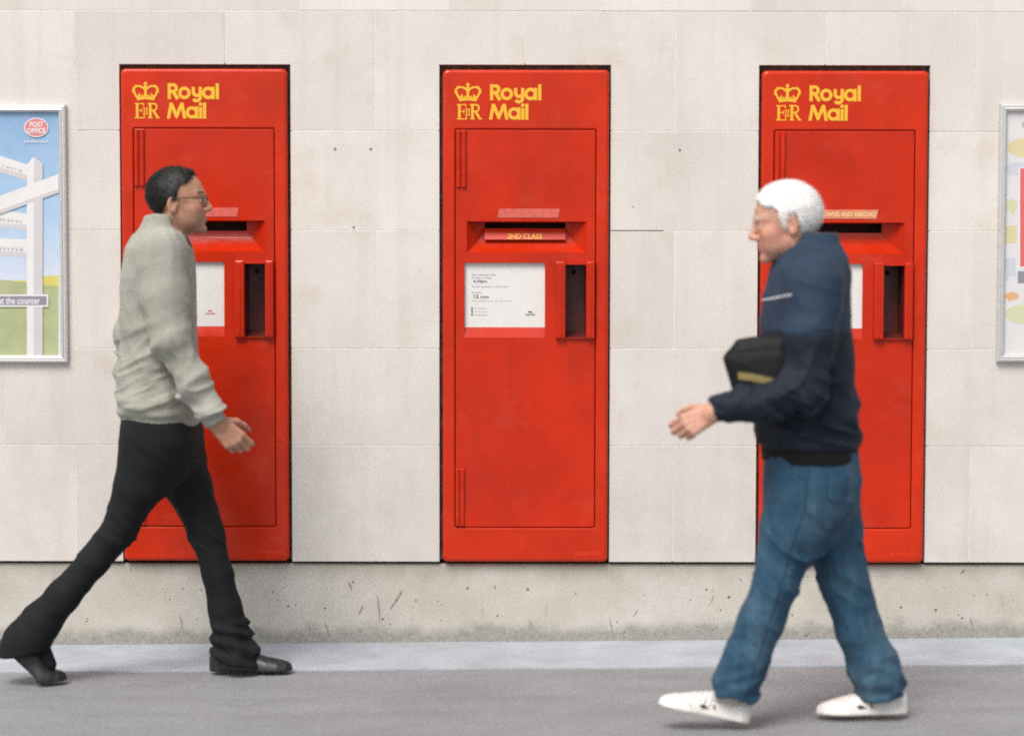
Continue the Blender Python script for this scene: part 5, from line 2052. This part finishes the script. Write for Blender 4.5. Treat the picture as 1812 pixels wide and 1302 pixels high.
M_SOCK2 = fabric("pale_sock", (0.38, 0.37, 0.35), (0.48, 0.47, 0.45), 9, 0.95, 0.4, 420, 0.05)
for a_, b_, t_ in ((knee_f2, ank_f2, V(1515, 1240, YF2)), (knee_n2, ank_n2, V(1266, 1236, YN2))):
    sk_ = lambda p, a=a_, b=b_, t=t_: limb(p, (a * 0.3 + b * 0.7, b, t), (0.043, 0.038, 0.024), 0.02)
    Vx, Q = nets(sk_, b_ - 0.2, b_ + 0.2, 0.005)
    np_mesh("sock", Vx, Q, M_SOCK2, p2, origin=org2)
M_HAIR2 = plain("white_hair", (0.80, 0.785, 0.77), 0.55, var=0.08, vscale=120, bmp=0.4, bscale=260)


HP2 = np.array([(-0.25, 0.25), (0.080, 0.25), (0.078, 0.084), (0.066, 0.064), (0.042, 0.056), (0.026, 0.040), (0.020, 0.006), (0.010, -0.026), (0.000, -0.026), (0.002, 0.010), (-0.012, 0.027), (-0.030, 0.022), (-0.036, -0.018), (-0.042, -0.066), (-0.25, -0.074)])


def hreg2(p):
    return poly_sd(np.stack((p[:, 0], p[:, 2]), 1).astype(float), HP2).astype(f32)


hair_mesh(hl2, hw2, HR2, hs2, hreg2, 0.012, 2600, 0.034, M_HAIR2, p2, org2, 11,
          lambda p: np.tile(np.array((0.75, 0, -0.35)), (len(p), 1)))

# ------------------------------------------------------------------ bag under the near arm
M_BAG = fabric("black_bag_cloth", (0.004, 0.005, 0.005), (0.008, 0.009, 0.0095), 8, 0.6, 0.4, 380, 0.0)
M_OLV = plain("olive_tape", (0.24, 0.185, 0.065), 0.7, var=0.15, vscale=80, bmp=0.3, bscale=400)
bc = V(1356, 654, Y2 - 0.150)
outl = [(1279, 634), (1304, 599), (1345, 594), (1422, 592), (1434, 716), (1340, 722), (1303, 712)]
pl2 = np.array([[V(a, b_, bc[1])[0], V(a, b_, bc[1])[2]] for a, b_ in outl])


def bag_fn(p):
    a = poly_sd(p[:, [0, 2]].astype(float), pl2)
    bulge = 0.030 + 0.018 * np.clip(-a / 0.06, 0, 1)
    t = np.abs(p[:, 1] - bc[1]) - bulge
    r_ = 0.024
    m_ = np.maximum(np.stack((a + r_, t + r_), 1), 0)
    d = np.minimum(np.maximum(a + r_, t + r_), 0) + np.sqrt((m_ * m_).sum(1)) - r_
    return (d * 0.8).astype(f32)


Vx, Q = nets(near(bag_fn, lambda p, d: folds(p, 0.0022, (7, 7, 10), 0.5, 21.0)), bc - np.array((0.16, 0.08, 0.14)), bc + np.array((0.16, 0.08, 0.14)), 0.0045)
bag = np_mesh("soft_bag", relax(Vx, Q, 1), Q, M_BAG, None, origin=bc)
bag.location = tuple(bc)
tag(bag, "black soft bag with an olive stripe tucked under the navy jacket's arm", "bag")
st = MB()
g_ = []
for i in range(17):
    for j in range(2):
        px_, py_ = 1306 + 84 * i / 16, 658 + 19 * (i / 16) + 13 * j - 3 * math.sin(i / 16 * 3.1)
        d = np.array(ray(px_, py_)); d /= np.linalg.norm(d)
        t = np.linspace((bc[1] - 0.09 + DIST) / d[1], (bc[1] + DIST) / d[1], 500)
        P_ = (np.array(CAM) + t[:, None] * d).astype(f32)
        s = near(bag_fn, lambda p, dd: folds(p, 0.0022, (7, 7, 10), 0.5, 21.0))(P_)
        k_ = int(np.argmax(s < 0.0015))
        g_.append(tuple(P_[k_].astype(float) - bc - d * 0.001))
st.add(g_, [(2 * i, 2 * i + 1, 2 * i + 3, 2 * i + 2) for i in range(16)])
st.build("stripe", M_OLV, bag, smooth=True)

BG = near(bag_fn, lambda p, d: folds(p, 0.0022, (7, 7, 10), 0.5, 21.0))
M_ZIP = plain("zip_teeth", (0.035, 0.037, 0.04), 0.4, metal=0.5)
cord("zip", BG, path([(1300, 620), (1350, 613), (1400, 616)], 12), 0.0026, M_ZIP, bag, bc, bc[1] - 0.09, bc[1])
